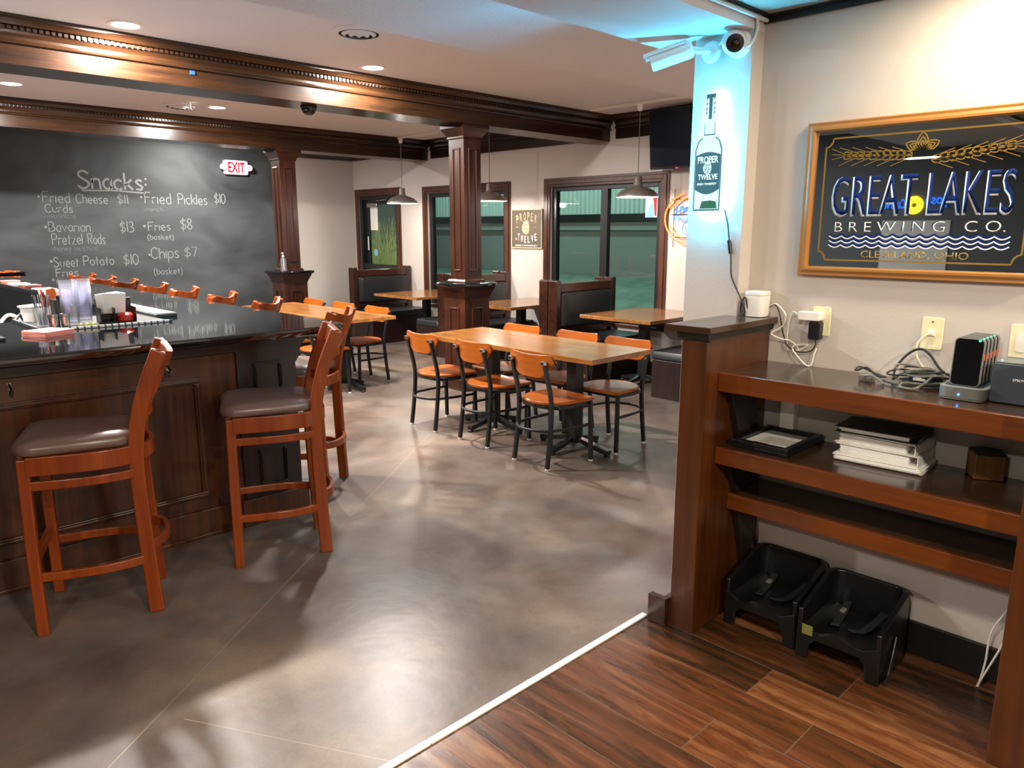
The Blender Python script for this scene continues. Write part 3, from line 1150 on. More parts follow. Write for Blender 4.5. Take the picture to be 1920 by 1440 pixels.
# ------------------------------------------------------------------ tables
def cross_base(mb, cx, cy, zt, rx, ry, col=.045):
    mb.box(cx - col, cx + col, cy - col, cy + col, .05, zt - .012)
    for dx, dy, r in ((1, 0, rx), (-1, 0, rx), (0, 1, ry), (0, -1, ry)):
        pth = [(cx + dx * .03, cy + dy * .03, .085), (cx + dx * r * .55, cy + dy * r * .55, .055), (cx + dx * r, cy + dy * r, .030)]
        mb.sweep(pth, rect(.05, .035))
        mb.lathe([(.022, 0), (.024, .012), (.016, .02)], (cx + dx * r * .95, cy + dy * r * .95, 0), 12)
    mb.box(cx - min(.22, rx), cx + min(.22, rx), cy - .03, cy + .03, zt - .03, zt - .001)
    mb.box(cx - .03, cx + .03, cy - min(.22, ry), cy + min(.22, ry), zt - .032, zt - .002)
def table(name, label, x0, x1, y0, y1, zt, bases, m, th=.036):
    t = thing(name, label, 'table', ((x0 + x1) / 2, (y0 + y1) / 2, 0), group='wooden plank tables')
    a, b2 = (x1 - x0) / 2, (y1 - y0) / 2
    obj('tabletop', MB().box(-a, a, -b2, b2, zt - th, zt), m, t, bevel=.004)
    for bx, by, rx, ry in bases:
        mb = MB()
        cross_base(mb, bx, by, zt - th, rx, ry)
        obj('pedestal_base', mb, 'metal_black', t, bevel=.003)
    return t
table('dining_table', 'long plank dining table in front, between six chairs and the round ledged column', 3.79, 4.46, 3.10, 4.91, .76, [(0, -.47, .26, .33), (0, .42, .26, .33)], 'table_wood')
table('dining_table', 'long plank dining table behind the bar corner, farther from the camera', 3.80, 4.43, 6.17, 8.22, .76, [(0, -.55, .20, .33), (0, .50, .20, .33)], 'table_wood')
table('booth_table', 'booth table nearest the camera, by the wide window', 5.98, 7.055, 4.19, 5.08, .74, [(.0, 0, .3, .28)], 'table_wood_x')
table('booth_table', 'booth table behind the round ledged column, by the gold whiskey sign', 5.95, 7.055, 6.07, 6.85, .74, [(.0, 0, .3, .28)], 'table_wood_x')
table('booth_table', 'farthest booth table, nearest the glass door', 5.97, 7.055, 7.85, 8.82, .74, [(.0, 0, .3, .28)], 'table_wood_x')

# ------------------------------------------------------------------ booth benches
def bench(yb, facing, label):
    ln = 1.03
    x0 = 6.005
    if facing < 0:
        t = thing('booth_bench', label, 'bench', (x0, yb, 0), 0, group='booth benches')
    else:
        t = thing('booth_bench', label, 'bench', (x0 + ln, yb, 0), PI, group='booth benches')
    fr = MB()
    for a, c in ((0, .075), (ln - .075, ln)):
        fr.loft([[(a + .008, y, 1.07), (c - .008, y, 1.07), (c, y, 1.055), (c, y, 0), (a, y, 0), (a, y, 1.055)] for y in (0, .125)])
    fr.box(.075, ln - .075, 0.005, .12, .94, 1.035)
    fr.box(.075, ln - .075, 0.03, .12, .10, .94)
    fr.box(.075, ln - .075, 0.005, .03, .50, .56)
    obj('back_frame', fr, 'mahogany', t, bevel=.006)
    cz = rrect(ln - .16, .37, .03, 4, ln / 2, .75)
    mb = MB()
    mb.loft([[((x - ln / 2) * k + ln / 2, y, (z - .75) * k + .75) for x, z in cz] for k, y in ((1, .028), (1, -.012), (.97, -.026), (.8, -.034))])
    obj('back_cushion', mb, 'vinyl_black', t, smooth=40)
    mb = MB()
    so = rrect(ln - .01, .47, .03, 4, ln / 2, -.235)
    mb.loft([[((x - ln / 2) * k + ln / 2, (y + .235) * k - .235, z) for x, y in so] for k, z in ((.98, .375), (1, .385), (1, .44), (.98, .455), (.85, .463))])
    obj('seat_cushion', mb, 'vinyl_black', t, smooth=40)
    mb = MB().box(.0, ln, -.45, -.001, .0, .374)
    obj('seat_base', mb, 'dark_panel', t, bevel=.004)
    return t
bench(9.375, -1, 'farthest booth bench, black cushioned, backing toward the glass door')
bench(7.465, 1, 'booth bench facing the glass door, left of the round ledged column')
bench(7.20 + .0, -1, 'booth bench right of the round ledged column, facing the camera')
bench(5.69, 1, 'booth bench back to back behind the nearest black cushioned bench')
bench(5.43, -1, 'nearest booth bench facing the camera with large black back cushion')
bench(3.72, 1, 'booth bench at the right edge, half hidden behind the low wall post')

# ------------------------------------------------------------------ ceiling lamps and fittings
def downlight(x, y, z, label, power, color, group=None, size=.16):
    t = thing('recessed_light', label, 'ceiling light', (x, y, z), group=group)
    tr = obj('trim_ring', MB().lathe([(.079, -.001), (.105, -.001), (.103, -.006), (.082, -.008), (.079, -.003)], n=36, cap0=False, cap1=False), 'white_enamel', t, smooth=True)
    obj('lens', MB().lathe([(.001, -.004), (.08, -.004), (.08, -.002), (.001, -.002)], n=36), 'lamp_lens', t)
    area_light('lamp_light', (0, 0, -.012), size, power, color, t)
    return t
downlight(1.81, 5.29, ZC, 'round recessed ceiling light above the left part of the near beam', 66, WARM)
downlight(3.63, 5.26, ZC, 'round recessed ceiling light above the middle of the near beam', 66, WARM)
downlight(1.745, 8.03, ZC, 'round recessed ceiling light at the left edge between the two beams', 66, WARM)
downlight(3.59, 8.05, ZC, 'round recessed ceiling light between the two beams, nearer the columns', 66, WARM)
downlight(-.05, 5.28, ZC, 'round recessed ceiling light over the far left end of the bar', 50, WARM)
downlight(2.62, .70, 2.425, 'round recessed ceiling light washing the wall beside the framed mirror', 5.2, (1, .80, .54))
downlight(.6, .45, 2.425, 'round recessed ceiling light above the plank floor', 14, (1, .89, .74))
downlight(-1.3, .45, 2.425, 'round recessed ceiling light above the plank floor at the left', 18, (1, .89, .74))
downlight(4.35, 10.1, ZC, 'round recessed ceiling light just in front of the chalkboard', 36, WARM)
downlight(-1.9, 5.28, ZC, 'added unseen fill light in the ceiling over the back end of the bar', 60, WARM)  # lamp added out of view to brighten the bar side
downlight(-1.9, 8.03, ZC, 'added unseen fill light in the ceiling left of the view between the beams', 60, WARM)  # unseen lamp put in as fill for the left part of the room
downlight(2.6, -1.1, 2.425, 'added unseen fill light in the ceiling near the right wall', 26, (1, .87, .68))  # added lamp outside the view, fills the near right side
downlight(.6, -1.4, 2.425, 'added unseen fill light in the ceiling at the rear of the plank floor', 40, (1, .89, .74))  # fill lamp added behind the camera

def vent(x, y, label):
    t = thing('air_vent', label, 'vent', (x, y, ZC))
    m = MB()
    for r0, r1, z0 in ((.13, .17, -.004), (.088, .112, -.016), (.048, .068, -.022), (.0005, .026, -.024)):
        m.lathe([(r0, z0 - .012), (r1, z0), (r1, z0 + .004), (r0, z0 - .006)], n=36, cap0=False, cap1=False)
    obj('vent_rings', m, 'ceiling_paint', t, smooth=True)
    obj('vent_throat', MB().lathe([(.001, -.002), (.155, -.002), (.155, -.0005), (.001, -.0005)], n=36), 'rubber', t)
    return t
vent(2.95, 4.42, 'round ceiling air vent in front of the near beam')
vent(3.27, 8.22, 'round ceiling air vent between the two beams')
sp = MB().lathe([(.03, -.001), (.03, -.006), (.012, -.01), (.010, -.05), (.006, -.055), (.024, -.062), (.024, -.065), (.001, -.066)], (3.26, 7.95, ZC), 20)
tag(obj('fire_sprinkler', sp, 'white_enamel', smooth=40), 'small white fire sprinkler hanging by the far ceiling vent', 'sprinkler')
dm = thing('dome_camera', 'small black dome camera under the near beam', 'camera', (3.34, 5.77, 2.59))
obj('dome', MB().lathe([(.06, -.012), (.058, -.03), (.045, -.052), (.025, -.065), (.001, -.069)], n=28, cap1=False), 'screen', dm, smooth=True)
obj('mount', MB().lathe([(.066, -.0005), (.068, -.008), (.062, -.014)], n=28), 'plastic_black', dm, smooth=40)
tp = MB().box(2.315, 2.345, 5.580, 5.5895, 2.675, 2.70)
tag(obj('painters_tape', tp, 'tape_blue'), 'scrap of blue tape stuck on the near beam', 'tape')

def pendant(x, y, zr, label):
    t = thing('pendant_lamp', label, 'lamp', (x, y, 0), group='brushed metal pendant lamps over the booths')
    sh = MB().lathe([(.215, zr), (.213, zr + .012), (.20, zr + .035), (.165, zr + .068), (.11, zr + .092), (.06, zr + .106), (.046, zr + .125), (.042, zr + .20), (.036, zr + .208), (.001, zr + .21)], n=48, cap0=False, cap1=False)
    ls = obj('lamp_shade', sh, 'nickel', t, smooth=45)
    si = MB().lathe([(.2145, zr), (.209, zr + .012), (.196, zr + .033), (.162, zr + .063), (.107, zr + .086), (.055, zr + .10), (.001, zr + .104)], n=48, cap0=False, cap1=False)
    obj('shade_lining', si, 'shade_inside', ls, smooth=True)
    b = obj('bulb', MB().ball((0, 0, zr + .055), .033, 10), 'bulb', t, smooth=True)
    obj('cord', MB().tube([(0, 0, zr + .205), (0, 0, ZC - .03)], .0045), 'cord_grey', t, smooth=True)
    obj('track_adapter', MB().lathe([(.02, ZC - .09), (.028, ZC - .07), (.028, ZC - .026)], n=16), 'white_enamel', t, smooth=40)
    d = bpy.data.lights.new('bulb_light', 'POINT')
    d.energy = 8.5
    d.color = COOLW
    d.shadow_soft_size = .04
    lo = bpy.data.objects.new('bulb_light', d)
    COL.objects.link(lo)
    lo.location = (0, 0, zr - .01)
    lo.parent = t
    return t
PEND = [(6.45, 4.735, 1.93, 'metal pendant lamp over the booth table nearest the camera'),
        (6.45, 6.96, 1.95, 'metal pendant lamp over the booth table behind the round ledged column'),
        (6.45, 8.75, 1.965, 'metal pendant lamp over the farthest booth, in front of the glass door')]
for p in PEND:
    pendant(*p)
def track(y0, y1, label):
    m = MB().box(6.432, 6.468, y0, y1, ZC - .028, ZC - .0005)
    tag(obj('light_track', m, 'white_enamel', bevel=.003), label, 'light track')
track(3.75, 5.36, 'white ceiling track carrying the pendant lamp nearest the camera')
track(6.2, 7.6, 'white ceiling track carrying the pendant lamp behind the round ledged column')
track(7.9, 8.72 + .08, 'white ceiling track carrying the farthest pendant lamp')

# ------------------------------------------------------------------ chalkboard and its writing
cbx = thing('chalkboard', 'wall-size black chalkboard with the handwritten snack menu', 'chalkboard', (0, YB, 0))
obj('board', MB().box(XL + .01, 5.72, -.012, -.0005, .02, 2.858), 'chalkboard', cbx)
G = {
 'S': ['~6,8.5 4,10 1.5,9.2 1.4,7 4,5 6,3.2 5,.8 2.5,0 .4,1.6'], 'n': ['0,6 0,0', '~0,3.6 1.4,5.8 3.3,5.6 4,3.5 4,0'],
 'a': ['~4,5 2.2,6 .3,4.4 .3,1.8 2,0 4,1.6', '4,6 4,0'], 'c': ['~4,5 2.2,6 .3,4.4 .3,1.8 2,0 4,1'],
 'k': ['0,10 0,0', '3.6,6.2 0,2.6', '1,3.5 4.2,0'], 's': ['~3.6,5.3 2,6.1 .5,5 1.5,3.4 3.4,2 2.6,.2 .3,.6'],
 'F': ['0,10 0,0', '0,10 5,10', '0,5.4 4,5.4'], 'r': ['0,6 0,0', '~0,3.5 1,5.5 3.2,5.8'], 'i': ['0,6 0,0'],
 'e': ['~.3,3 3.8,3.2 3.4,5.2 2,6 .3,4.4 .3,1.8 2,0 3.9,.9'], 'd': ['~4,5 2.2,6 .3,4.4 .3,1.8 2,0 4,1.6', '4,10 4,0'],
 'C': ['~6,8.4 3.6,10 .9,8 .3,5 .9,2 3,0 6,1.3'], 'h': ['0,10 0,0', '~0,3.6 1.4,5.8 3.3,5.6 4,3.5 4,0'],
 'u': ['~0,6 0,2 1.6,0 3.6,1.2 4,3', '4,6 4,0'], 'B': ['0,10 0,0', '~0,10 4,9.5 4.6,7 3,5.4 0,5.2', '~0,5.2 4.2,4.8 5.6,2.5 4,.3 0,0'],
 'v': ['0,6 2,0 4,6'], 'P': ['0,10 0,0', '~0,10 4,9.8 5,7.4 3.6,5 0,4.8'], 't': ['1.5,9 1.5,0', '0,6 3.2,6'],
 'z': ['0,6 4,6 0,0 4,0'], 'l': ['0,10 0,0'], 'R': ['0,10 0,0', '~0,10 4,9.8 5,7.4 3.6,5 0,4.8', '2,4.8 5,0'],
 'o': ['~2.2,6 .4,4.8 .2,2 2,0 4,1.6 4,4.6 2.2,6'], 'w': ['0,6 1.2,0 2.5,5 3.8,0 5,6'],
 'p': ['0,6 0,-4', '~0,4.8 2,6 4,4.6 4,1.5 2,0 0,1'], 'y': ['0,6 2.2,.6', '4.2,6 1,-4'],
 'm': ['0,6 0,0', '~0,3.6 1,5.8 2.2,5.6 2.7,3.5 2.7,0', '~2.7,3.6 3.7,5.8 4.9,5.6 5.4,3.5 5.4,0'],
 'b': ['0,10 0,0', '~0,4.8 2,6 4,4.4 4,1.8 2,0 0,1'], '(': ['~2,10 .4,7 .2,4 .6,0 2,-2'], ')': ['~0,10 1.6,7 1.8,4 1.4,0 0,-2'],
 '-': ['0,3 3,3.2'], '$': ['~5,7.8 3,9 .8,7.6 1,5.8 3,4.8 5,3.4 4.6,1.4 2.4,.6 .3,2', '2.8,11 2.2,-1.5'],
 '0': ['~2.5,10 .6,8 .2,4 1.2,.6 3,0 4.8,2.6 4.8,7.5 2.5,10'], '1': ['1,10 1,0'], '3': ['~.5,9.4 3,10 4.4,8 3.4,6 1.6,5.4 3.8,4.6 4.8,2.4 3,.2 .2,.6'],
 '7': ['0,10 4.6,10 1.8,0'], '8': ['~2.5,5.2 .6,7.4 2.4,10 4.4,7.8 2.5,5.2 .4,2.6 2.4,0 4.8,2.4 2.5,5.2'],
}
ADV = {'i': 1.8, 'l': 1.8, '1': 2.4, ' ': 4.5, '(': 3.6, ')': 3, 'm': 7.4, 'w': 6.8, 'S': 7.6, 'C': 7.4, 'B': 7.2, 'P': 6.6, 'R': 6.8, 'F': 6.2, 't': 4.6, 'r': 4.6, '$': 6.4, '-': 5, '0': 6.2, '3': 6, '7': 6, '8': 6}
def chalk(mb, s, x0, x1, zb, ht, lw, jit=.25):
    pen = 0
    st = []
    rnd = random.Random(hash(s) % 1000 if False else sum(map(ord, s)))
    for ch in s:
        if ch != ' ':
            dy = rnd.uniform(-jit, jit)
            for k in G[ch]:
                cv = k[0] == '~'
                pts = [tuple(float(v) for v in p.split(',')) for p in k.lstrip('~').split()]
                pts = [(pen + a + rnd.uniform(-.1, .1), b + dy) for a, b in pts]
                if cv:
                    pts = [(v.x, v.y) for v in crom([(a, b, 0) for a, b in pts], 5)]
                st.append(pts)
        pen += ADV.get(ch, 5.6)
    mx = max(p[0] for q in st for p in q)
    k = (x1 - x0) / mx
    m = frame_m((0, -.0125, 0), (1, 0, 0), (0, 0, 1))
    for pts in st:
        ribbon(mb, [(x0 + a * k, zb + b * ht / 10) for a, b in pts], lw, m)
def dot(mb, x, z, r=.012):
    m = frame_m((0, -.0125, 0), (1, 0, 0), (0, 0, 1))
    ribbon(mb, [(x - r, z), (x, z), (x + r, z)], r * 2, m)
def lines(*its, faint=False):
    for it in its:
        mb = MB()
        if it[0] == '.':
            dot(mb, *it[1:])
        else:
            chalk(mb, *it)
        obj('chalk_dot' if it[0] == '.' else 'chalk_writing', mb, 'chalk_faint' if faint else 'chalk', cbx)
hd = MB()
chalk(hd, 'Snacks', 2.95, 3.74, 2.125, .215, .026)
obj('chalk_writing', hd, 'chalk', cbx)
hd = MB()
dot(hd, 3.79, 2.275, .012)
dot(hd, 3.785, 2.20, .012)
obj('chalk_dot', hd, 'chalk', cbx)
hd = MB()
ribbon(hd, [(3.0, 2.098), (3.4, 2.108), (3.78, 2.088)], .018, frame_m((0, -.0125, 0), (1, 0, 0), (0, 0, 1)))
obj('chalk_underline', hd, 'chalk', cbx)
lines(('.', 2.51, 2.01), ('Fried', 2.55, 2.85, 1.94, .125, .010), ('Cheese', 2.92, 3.29, 1.94, .115, .010), ('$11', 3.41, 3.54, 1.945, .115, .010), ('Curds', 2.56, 2.87, 1.82, .10, .010))
lines(('-marinara', 2.54, 2.90, 1.75, .055, .008), ('-ranch', 3.73, 3.98, 1.855, .055, .008), ('-honey mustard', 2.58, 3.11, 1.345, .06, .008), faint=True)
lines(('.', 3.715, 2.035), ('Fried', 3.76, 4.10, 1.955, .145, .011), ('Pickles', 4.20, 4.60, 1.955, .14, .011), ('$10', 4.71, 4.87, 1.98, .135, .011))
lines(('.', 2.545, 1.64, .014), ('Bavarian', 2.58, 3.05, 1.585, .12, .010), ('$13', 3.41, 3.58, 1.575, .135, .010), ('Pretzel', 2.60, 2.94, 1.425, .13, .010), ('Rods', 3.01, 3.21, 1.425, .13, .010))
lines(('.', 3.72, 1.655, .014), ('Fries', 3.77, 4.06, 1.595, .115, .010), ('$8', 4.20, 4.36, 1.61, .15, .010), ('(basket)', 3.75, 4.09, 1.475, .07, .008))
lines(('.', 2.56, 1.215, .014), ('Sweet', 2.58, 2.87, 1.14, .12, .010), ('Potato', 2.93, 3.29, 1.15, .12, .010), ('$10', 3.41, 3.60, 1.15, .135, .010), ('Fries', 2.60, 2.85, 1.02, .10, .010))
lines(('.', 3.75, 1.27, .012), ('Chips', 3.77, 4.14, 1.22, .15, .011), ('$7', 4.22, 4.40, 1.235, .13, .010), ('(basket)', 3.79, 4.17, 1.0, .085, .008))
lines(('.', 2.56, .97, .014), ('C', 2.60, 2.67, .90, .08, .010))

# exit sign on the chalkboard
ex = thing('exit_sign', 'lit white and red EXIT sign with two emergency lamp heads', 'exit sign', (5.05, YB - .0125, 2.49))
eh = obj('housing', MB().loft([[(x, y, z) for x, z in rrect(.36, .20, .03, 4)] for y in (0, -.05)]), 'sign_white', ex, bevel=.008)
text('exit_lettering', 'EXIT', 'sign_red', eh, frame_m((0, -.0508, 0), (1, 0, 0), (0, 0, 1)), w=.25, h=.145, bold=.02)
for s in (-1, 1):
    m = MB()
    m.lathe([(.02, 0), (.042, .012), (.046, .04), (.044, .058), (.001, .06)], n=20)
    rt = Matrix.Translation((s * .205, -.02, 0)) @ Matrix.Rotation(PI / 2, 4, 'X') @ Matrix.Rotation(-s * .35, 4, 'Y')
    obj('lamp_head', m, 'plastic_white', ex, smooth=40, xf=rt)

# pump bottle on the far column's ledge
pb = thing('soap_dispenser', 'clear pump bottle on the ledge of the far column', 'bottle', (4.70, 8.94, 1.0885))
obj('bottle', MB().lathe([(.034, 0), (.036, .004), (.036, .13), (.03, .155), (.013, .172), (.013, .18)], n=24, cap1=False), 'clear_glass', pb, smooth=40)
m = MB().lathe([(.015, .178), (.015, .196), (.006, .198), (.006, .222), (.010, .224), (.010, .234), (.001, .235)], n=16)
m.tube([(0, 0, .229), (-.03, -.03, .229), (-.034, -.034, .221)], .005)
m.tube([(0, 0, .18), (.006, 0, .02)], .003)
obj('pump', m, 'plastic_white', pb, smooth=40)

# ------------------------------------------------------------------ things on the bar
cz = BZ
dmat = thing('bar_mat', 'black rubber bar mat with a pale studded front rail', 'bar mat', (0, 0, cz))
obj('mat', MB().box(.937, 1.57, 4.312, 4.90, .0002, .003), 'rubber', dmat)
obj('side_rail', MB().box(.925, .937, 4.30, 4.90, .0002, .018), 'plastic_dark', dmat, bevel=.002)
m = MB().box(.937, 1.57, 4.302, 4.312, .0002, .012)
obj('front_rail', m, 'plastic_dark', dmat)
m = MB()
for i in range(17):
    x = 1.0 + i * .033
    m.box(x, x + .024, 4.300, 4.3018, .003, .0125).box(x, x + .024, 4.3018, 4.311, .0122, .0135)
obj('stud_rail', m, 'white_metal', dmat)
ZM = cz + .0035
def coaster_stack(x, y, n, rz, label, sz=.115):
    t = thing('coaster_stack', label, 'coasters', (x, y, cz + .0002), rz, group='stacks of pink square coasters')
    for i in range(n):
        a = random.uniform(-.05, .05)
        o = obj('coaster', MB().loft([[(p, q, i * .006 + z) for p, q in rrect(sz, sz, .006, 2)] for z in (0, .0054)]), 'coaster', t)
        o.rotation_euler = (0, 0, a)
    return t
coaster_stack(.935, 4.185, 4, .5, 'stack of pink square coasters on the bar front, before the bar mat', .16)
coaster_stack(1.67, 5.56, 4, .1, 'stack of pink coasters behind the white napkins', .13)
coaster_stack(1.68, 7.0, 3, 0, 'stack of pink coasters between the plastic cups and the orange straws', .13)
coaster_stack(1.67, 7.92, 3, .2, 'stack of pink coasters left of the orange straws, on the side counter', .14)
coaster_stack(1.67, 8.75, 3, .1, 'farthest stack of pink coasters on the side counter at the left edge', .16)
for x, y, lb in ((1.67, 7.42, 'flat white papers lying on the side counter behind the straw cup'), (1.67, 8.33, 'flat white papers between the two farthest coaster stacks')):
    m = MB()
    for k in range(4):
        m.loft([[(p, q, .0003 + k * .003 + z) for p, q in rrect(.14, .20, .003, 1, x + random.uniform(-.01, .01), y)] for z in (0, .0028)])
    tag(obj('paper_stack', m, 'paper', loc=(0, 0, cz)), lb, 'papers')
m = MB()
for k in range(3):
    m.box(.44, .74, 4.10 + k * .03, 4.12 + k * .03, .0005, .012)
tag(obj('bar_runner', m, 'rubber', loc=(0, 0, cz)), 'black slatted rubber strip at the left edge of the bar front', 'mat')
# stacked clear cups: every cup is an object
def cup_mesh():
    return MB().lathe([(.001, .002), (.032, 0), (.034, .002), (.0445, .112), (.0465, .114), (.0465, .117), (.0441, .116), (.0336, .006), (.001, .005)], n=28, cap0=False, cap1=False)
c0 = None
for k, (x, y, n) in enumerate(((1.103, 4.42, 8), (1.185, 4.50, 8))):
    for i in range(n):
        z = ZM + i * .018
        lb = 'clear plastic cup in the %s stack of cups on the bar mat' % ('nearer' if k == 0 else 'rear')
        if c0 is None:
            c0 = obj('plastic_cup', cup_mesh(), 'clear_plastic', smooth=40, loc=(x, y, z))
            # stacked upside down as in the photo: narrow end up
            tag(c0, lb, 'cup', 'clear cups, nearer stack')
        else:
            c = c0.copy()
            COL.objects.link(c)
            c.location = (x, y, z)
            tag(c, lb, 'cup', 'clear cups, nearer stack' if k == 0 else 'clear cups, rear stack')
# napkin caddy
nc = thing('napkin_caddy', 'black napkin caddy full of white napkins beside the plastic cups', 'caddy', (1.335, 4.47, ZM), -.1)
m = MB().box(-.09, .09, -.06, .06, 0, .008).box(-.09, -.083, -.06, .06, .008, .085).box(.083, .09, -.06, .06, .008, .085).box(-.09, .09, .053, .06, .008, .13).box(-.02, -.014, -.06, .053, .008, .085)
obj('tray', m, 'plastic_black', nc, bevel=.003)
m = MB()
for k in range(9):
    mt = Matrix.Translation((-.03 + k * .003, .035 - k * .006, .105)) @ Matrix.Rotation(-.12 + .02 * k, 4, 'Y') @ Matrix.Rotation(.25, 4, 'X')
    m.boxm(mt, .11, .004, .115)
obj('napkins', m, 'paper', nc)
obj('red_lid', MB().lathe([(.04, .0085), (.043, .012), (.043, .04), (.03, .052), (.001, .055)], (.04, -.02, 0), 24), 'red_plastic', nc, smooth=40)
gb = thing('bar_caddy', 'flat black tray with white and red cards on the inner edge of the bar corner', 'tray', (1.632, 4.95, cz + .0003), 0)
obj('tray_body', MB().loft([[(x, y, z) for x, y in rrect(.125, .80, .008, 2)] for z in (0, .020)]), 'plastic_dark', gb, bevel=.003)
obj('tray_lid', MB().loft([[(x, y, z) for x, y in rrect(.115, .79, .008, 2)] for z in (.0203, .024)]), 'plastic_grey', gb)
m = MB()
for a_, c2 in ((-.27, -.08), (.07, .27)):
    m.box(-.035, .035, a_, c2, .0243, .027)
obj('card', m, 'paper', gb)
obj('red_card', MB().box(-.035, .035, -.07, .06, .0243, .027), 'paper_red', gb)
# fruit wedges
for k in range(6):
    a = random.uniform(0, 6)
    x, y = 1.125 + (k % 3) * .032, 4.33 + (k // 3) * .028
    m = MB().loft([[(math.cos(t) * r * .02 + x, y + dy, ZM + .002 + max(0, math.sin(t)) * r * .02) for t in [PI * i / 8 for i in range(9)]] for dy, r in ((-.006, 1), (.006, 1))])
    tag(obj('lime_wedge', m, 'lime' if k % 2 else 'champagne', smooth=30), 'fruit wedge lying at the foot of the nearer cup stack', 'fruit', 'fruit wedges by the cups')
# white tub, wire rack, glasses of straws
tb = thing('white_tub', 'white square tub with grey label on the left end of the bar mat', 'container', (1.03, 4.84, ZM), .6)
obj('tub', MB().loft([[(x, y, z) for x, y in rrect(s, s * .85, .015, 3)] for s, z in ((.10, 0), (.12, .078), (.133, .08), (.135, .088), (.125, .09), (.11, .085))]), 'plastic_white', tb, smooth=30)
obj('label', MB().loft([[(x, -.0435 - z * .11 - d, z) for x, z in ((-.02, .015), (.03, .015), (.025, .062), (-.02, .066))] for d in (0, .0015)]), 'plastic_grey', tb)
def straw_cup(x, y, label, cols, n, h, r=.035, hh=.12):
    t = thing('straw_cup', label, 'cup', (x, y, ZM))
    obj('cup', MB().lathe([(.001, .002), (r * .8, 0), (r, hh), (r * .94, hh), (r * .76, .006), (.001, .006)], n=24, cap0=False, cap1=False), 'clear_glass', t, smooth=40)
    for k in range(n):
        a = 2.4 * k
        q = r * .45
        m = MB().tube([(q * math.cos(a), q * math.sin(a), .008), (r * .9 * math.cos(a + .4) * 1.2, r * .9 * math.sin(a + .4) * 1.2, h)], .004, 6)
        obj('straw', m, cols[k % len(cols)], t, smooth=True)
    return t
straw_cup(.995, 4.53, 'clear cup of dark and clear stirrers right of the white tub', ['plastic_dark', 'clear_plastic', 'steel'], 12, .165, .034, .10)
oc = straw_cup(1.045, 4.60, 'cup of white and red straws with orange paddle left of the plastic cups', ['paper', 'paper_red', 'paper'], 12, .19, .036, .10)
m = MB().loft([[(x, -.06 - z * .05, z) for x, z in ((-.010, .11), (.010, .11), (.026, .17), (.015, .20), (-.022, .19))], [(x, -.064 - z * .05, z) for x, z in ((-.010, .11), (.010, .11), (.026, .17), (.015, .20), (-.022, .19))]])
obj('orange_paddle', m, 'orange_card', oc)
for k, (x, y) in enumerate(((1.005, 4.37), (1.06, 4.375))):
    m = MB().lathe([(.001, .002), (.02, 0), (.022, .06), (.024, .062), (.024, .075), (.001, .076)], (x, y, ZM), 20, cap0=False, cap1=False)
    tag(obj('shaker_jar', m, 'steel', smooth=40), ('left' if k == 0 else 'right') + ' small steel jar in front of the straw cups', 'jar')
tag(obj('check_presenter', MB().box(1.028, 1.046, 4.41, 4.50, ZM, ZM + .145), 'vinyl_black', bevel=.003), 'narrow black upright holder left of the plastic cups', 'holder')
# hoses and faucet in the well
fc = thing('bar_faucet', 'chrome gooseneck faucet in the bar well at the left', 'faucet', (1.12, 5.3, .8303))
obj('spout', MB().tube(crom([(0, 0, .001), (0, 0, .20), (-.02, -.01, .26), (-.07, -.03, .28), (-.11, -.05, .24), (-.115, -.055, .20)], 6), .008, 12), 'steel', fc, smooth=True)
obj('faucet_base', MB().lathe([(.02, .0003), (.02, .02), (.010, .03)], n=20), 'steel', fc, smooth=40)
sg = thing('soda_gun', 'white bar hose looping at the left edge of the bar well', 'hose', (.94, 5.25, .8303))
obj('hose', MB().tube(crom([(0, 0, .01), (-.02, .02, .18), (.04, .05, .27), (.10, .06, .24), (.12, .06, .12)], 6), .010, 10), 'plastic_white', sg, smooth=True)
obj('holder', MB().box(-.04, .04, -.04, .04, 0.0005, .12), 'plastic_black', sg, bevel=.004)
pt = thing('snack_tray', 'flat tray of orange and white wrappers at the far left on the side counter', 'tray', (1.98, 10.42, cz + .0003))
obj('tray', MB().loft([[(x, y, z) for x, y in rrect(.34 * k, .34 * k, .03, 3)] for k, z in ((.9, 0), (1, .02), (.97, .02), (.88, .005))]), 'plastic_black', pt, smooth=30)
m = MB()
for k in range(16):
    mt = Matrix.Translation((random.uniform(-.12, .12), random.uniform(-.12, .12), .02 + .003 * (k % 4))) @ Matrix.Rotation(random.uniform(0, 3), 4, 'Z')
    m.boxm(mt, .07, .035, .012)
obj('wrappers', m, 'orange_card', pt, bevel=.003)

# ------------------------------------------------------------------ wall pictures by the windows
def yz(x, y, z):
    return frame_m((x, y, z), (0, -1, 0), (0, 0, 1))
def outline_xz(mb, pts, mtx, t):
    mb.loft([[mtx @ Vector((a, b, d)) for a, b in pts] for d in (0, t)])
sg = thing('whiskey_sign', 'bronze wall sign reading PROPER TWELVE between the two windows', 'sign', (0, 0, 0))
SX, SY, SZ = XW - .0005, 6.90, 1.617
mb = MB()
outline_xz(mb, [(-.275, -.247), (.275, -.247), (.275, .247), (-.275, .247)], yz(SX, SY, SZ), .018)
obj('panel', mb, 'bronze_panel', sg)
mb = MB()
for a, b2, c, d in ((-.275, .275, .235, .247), (-.275, .275, -.247, -.235), (-.275, -.263, -.235, .235), (.263, .275, -.235, .235)):
    outline_xz(mb, [(a, c), (b2, c), (b2, d), (a, d)], yz(SX - .0185, SY, SZ), .005)
obj('frame', mb, 'champagne', sg, bevel=.002)
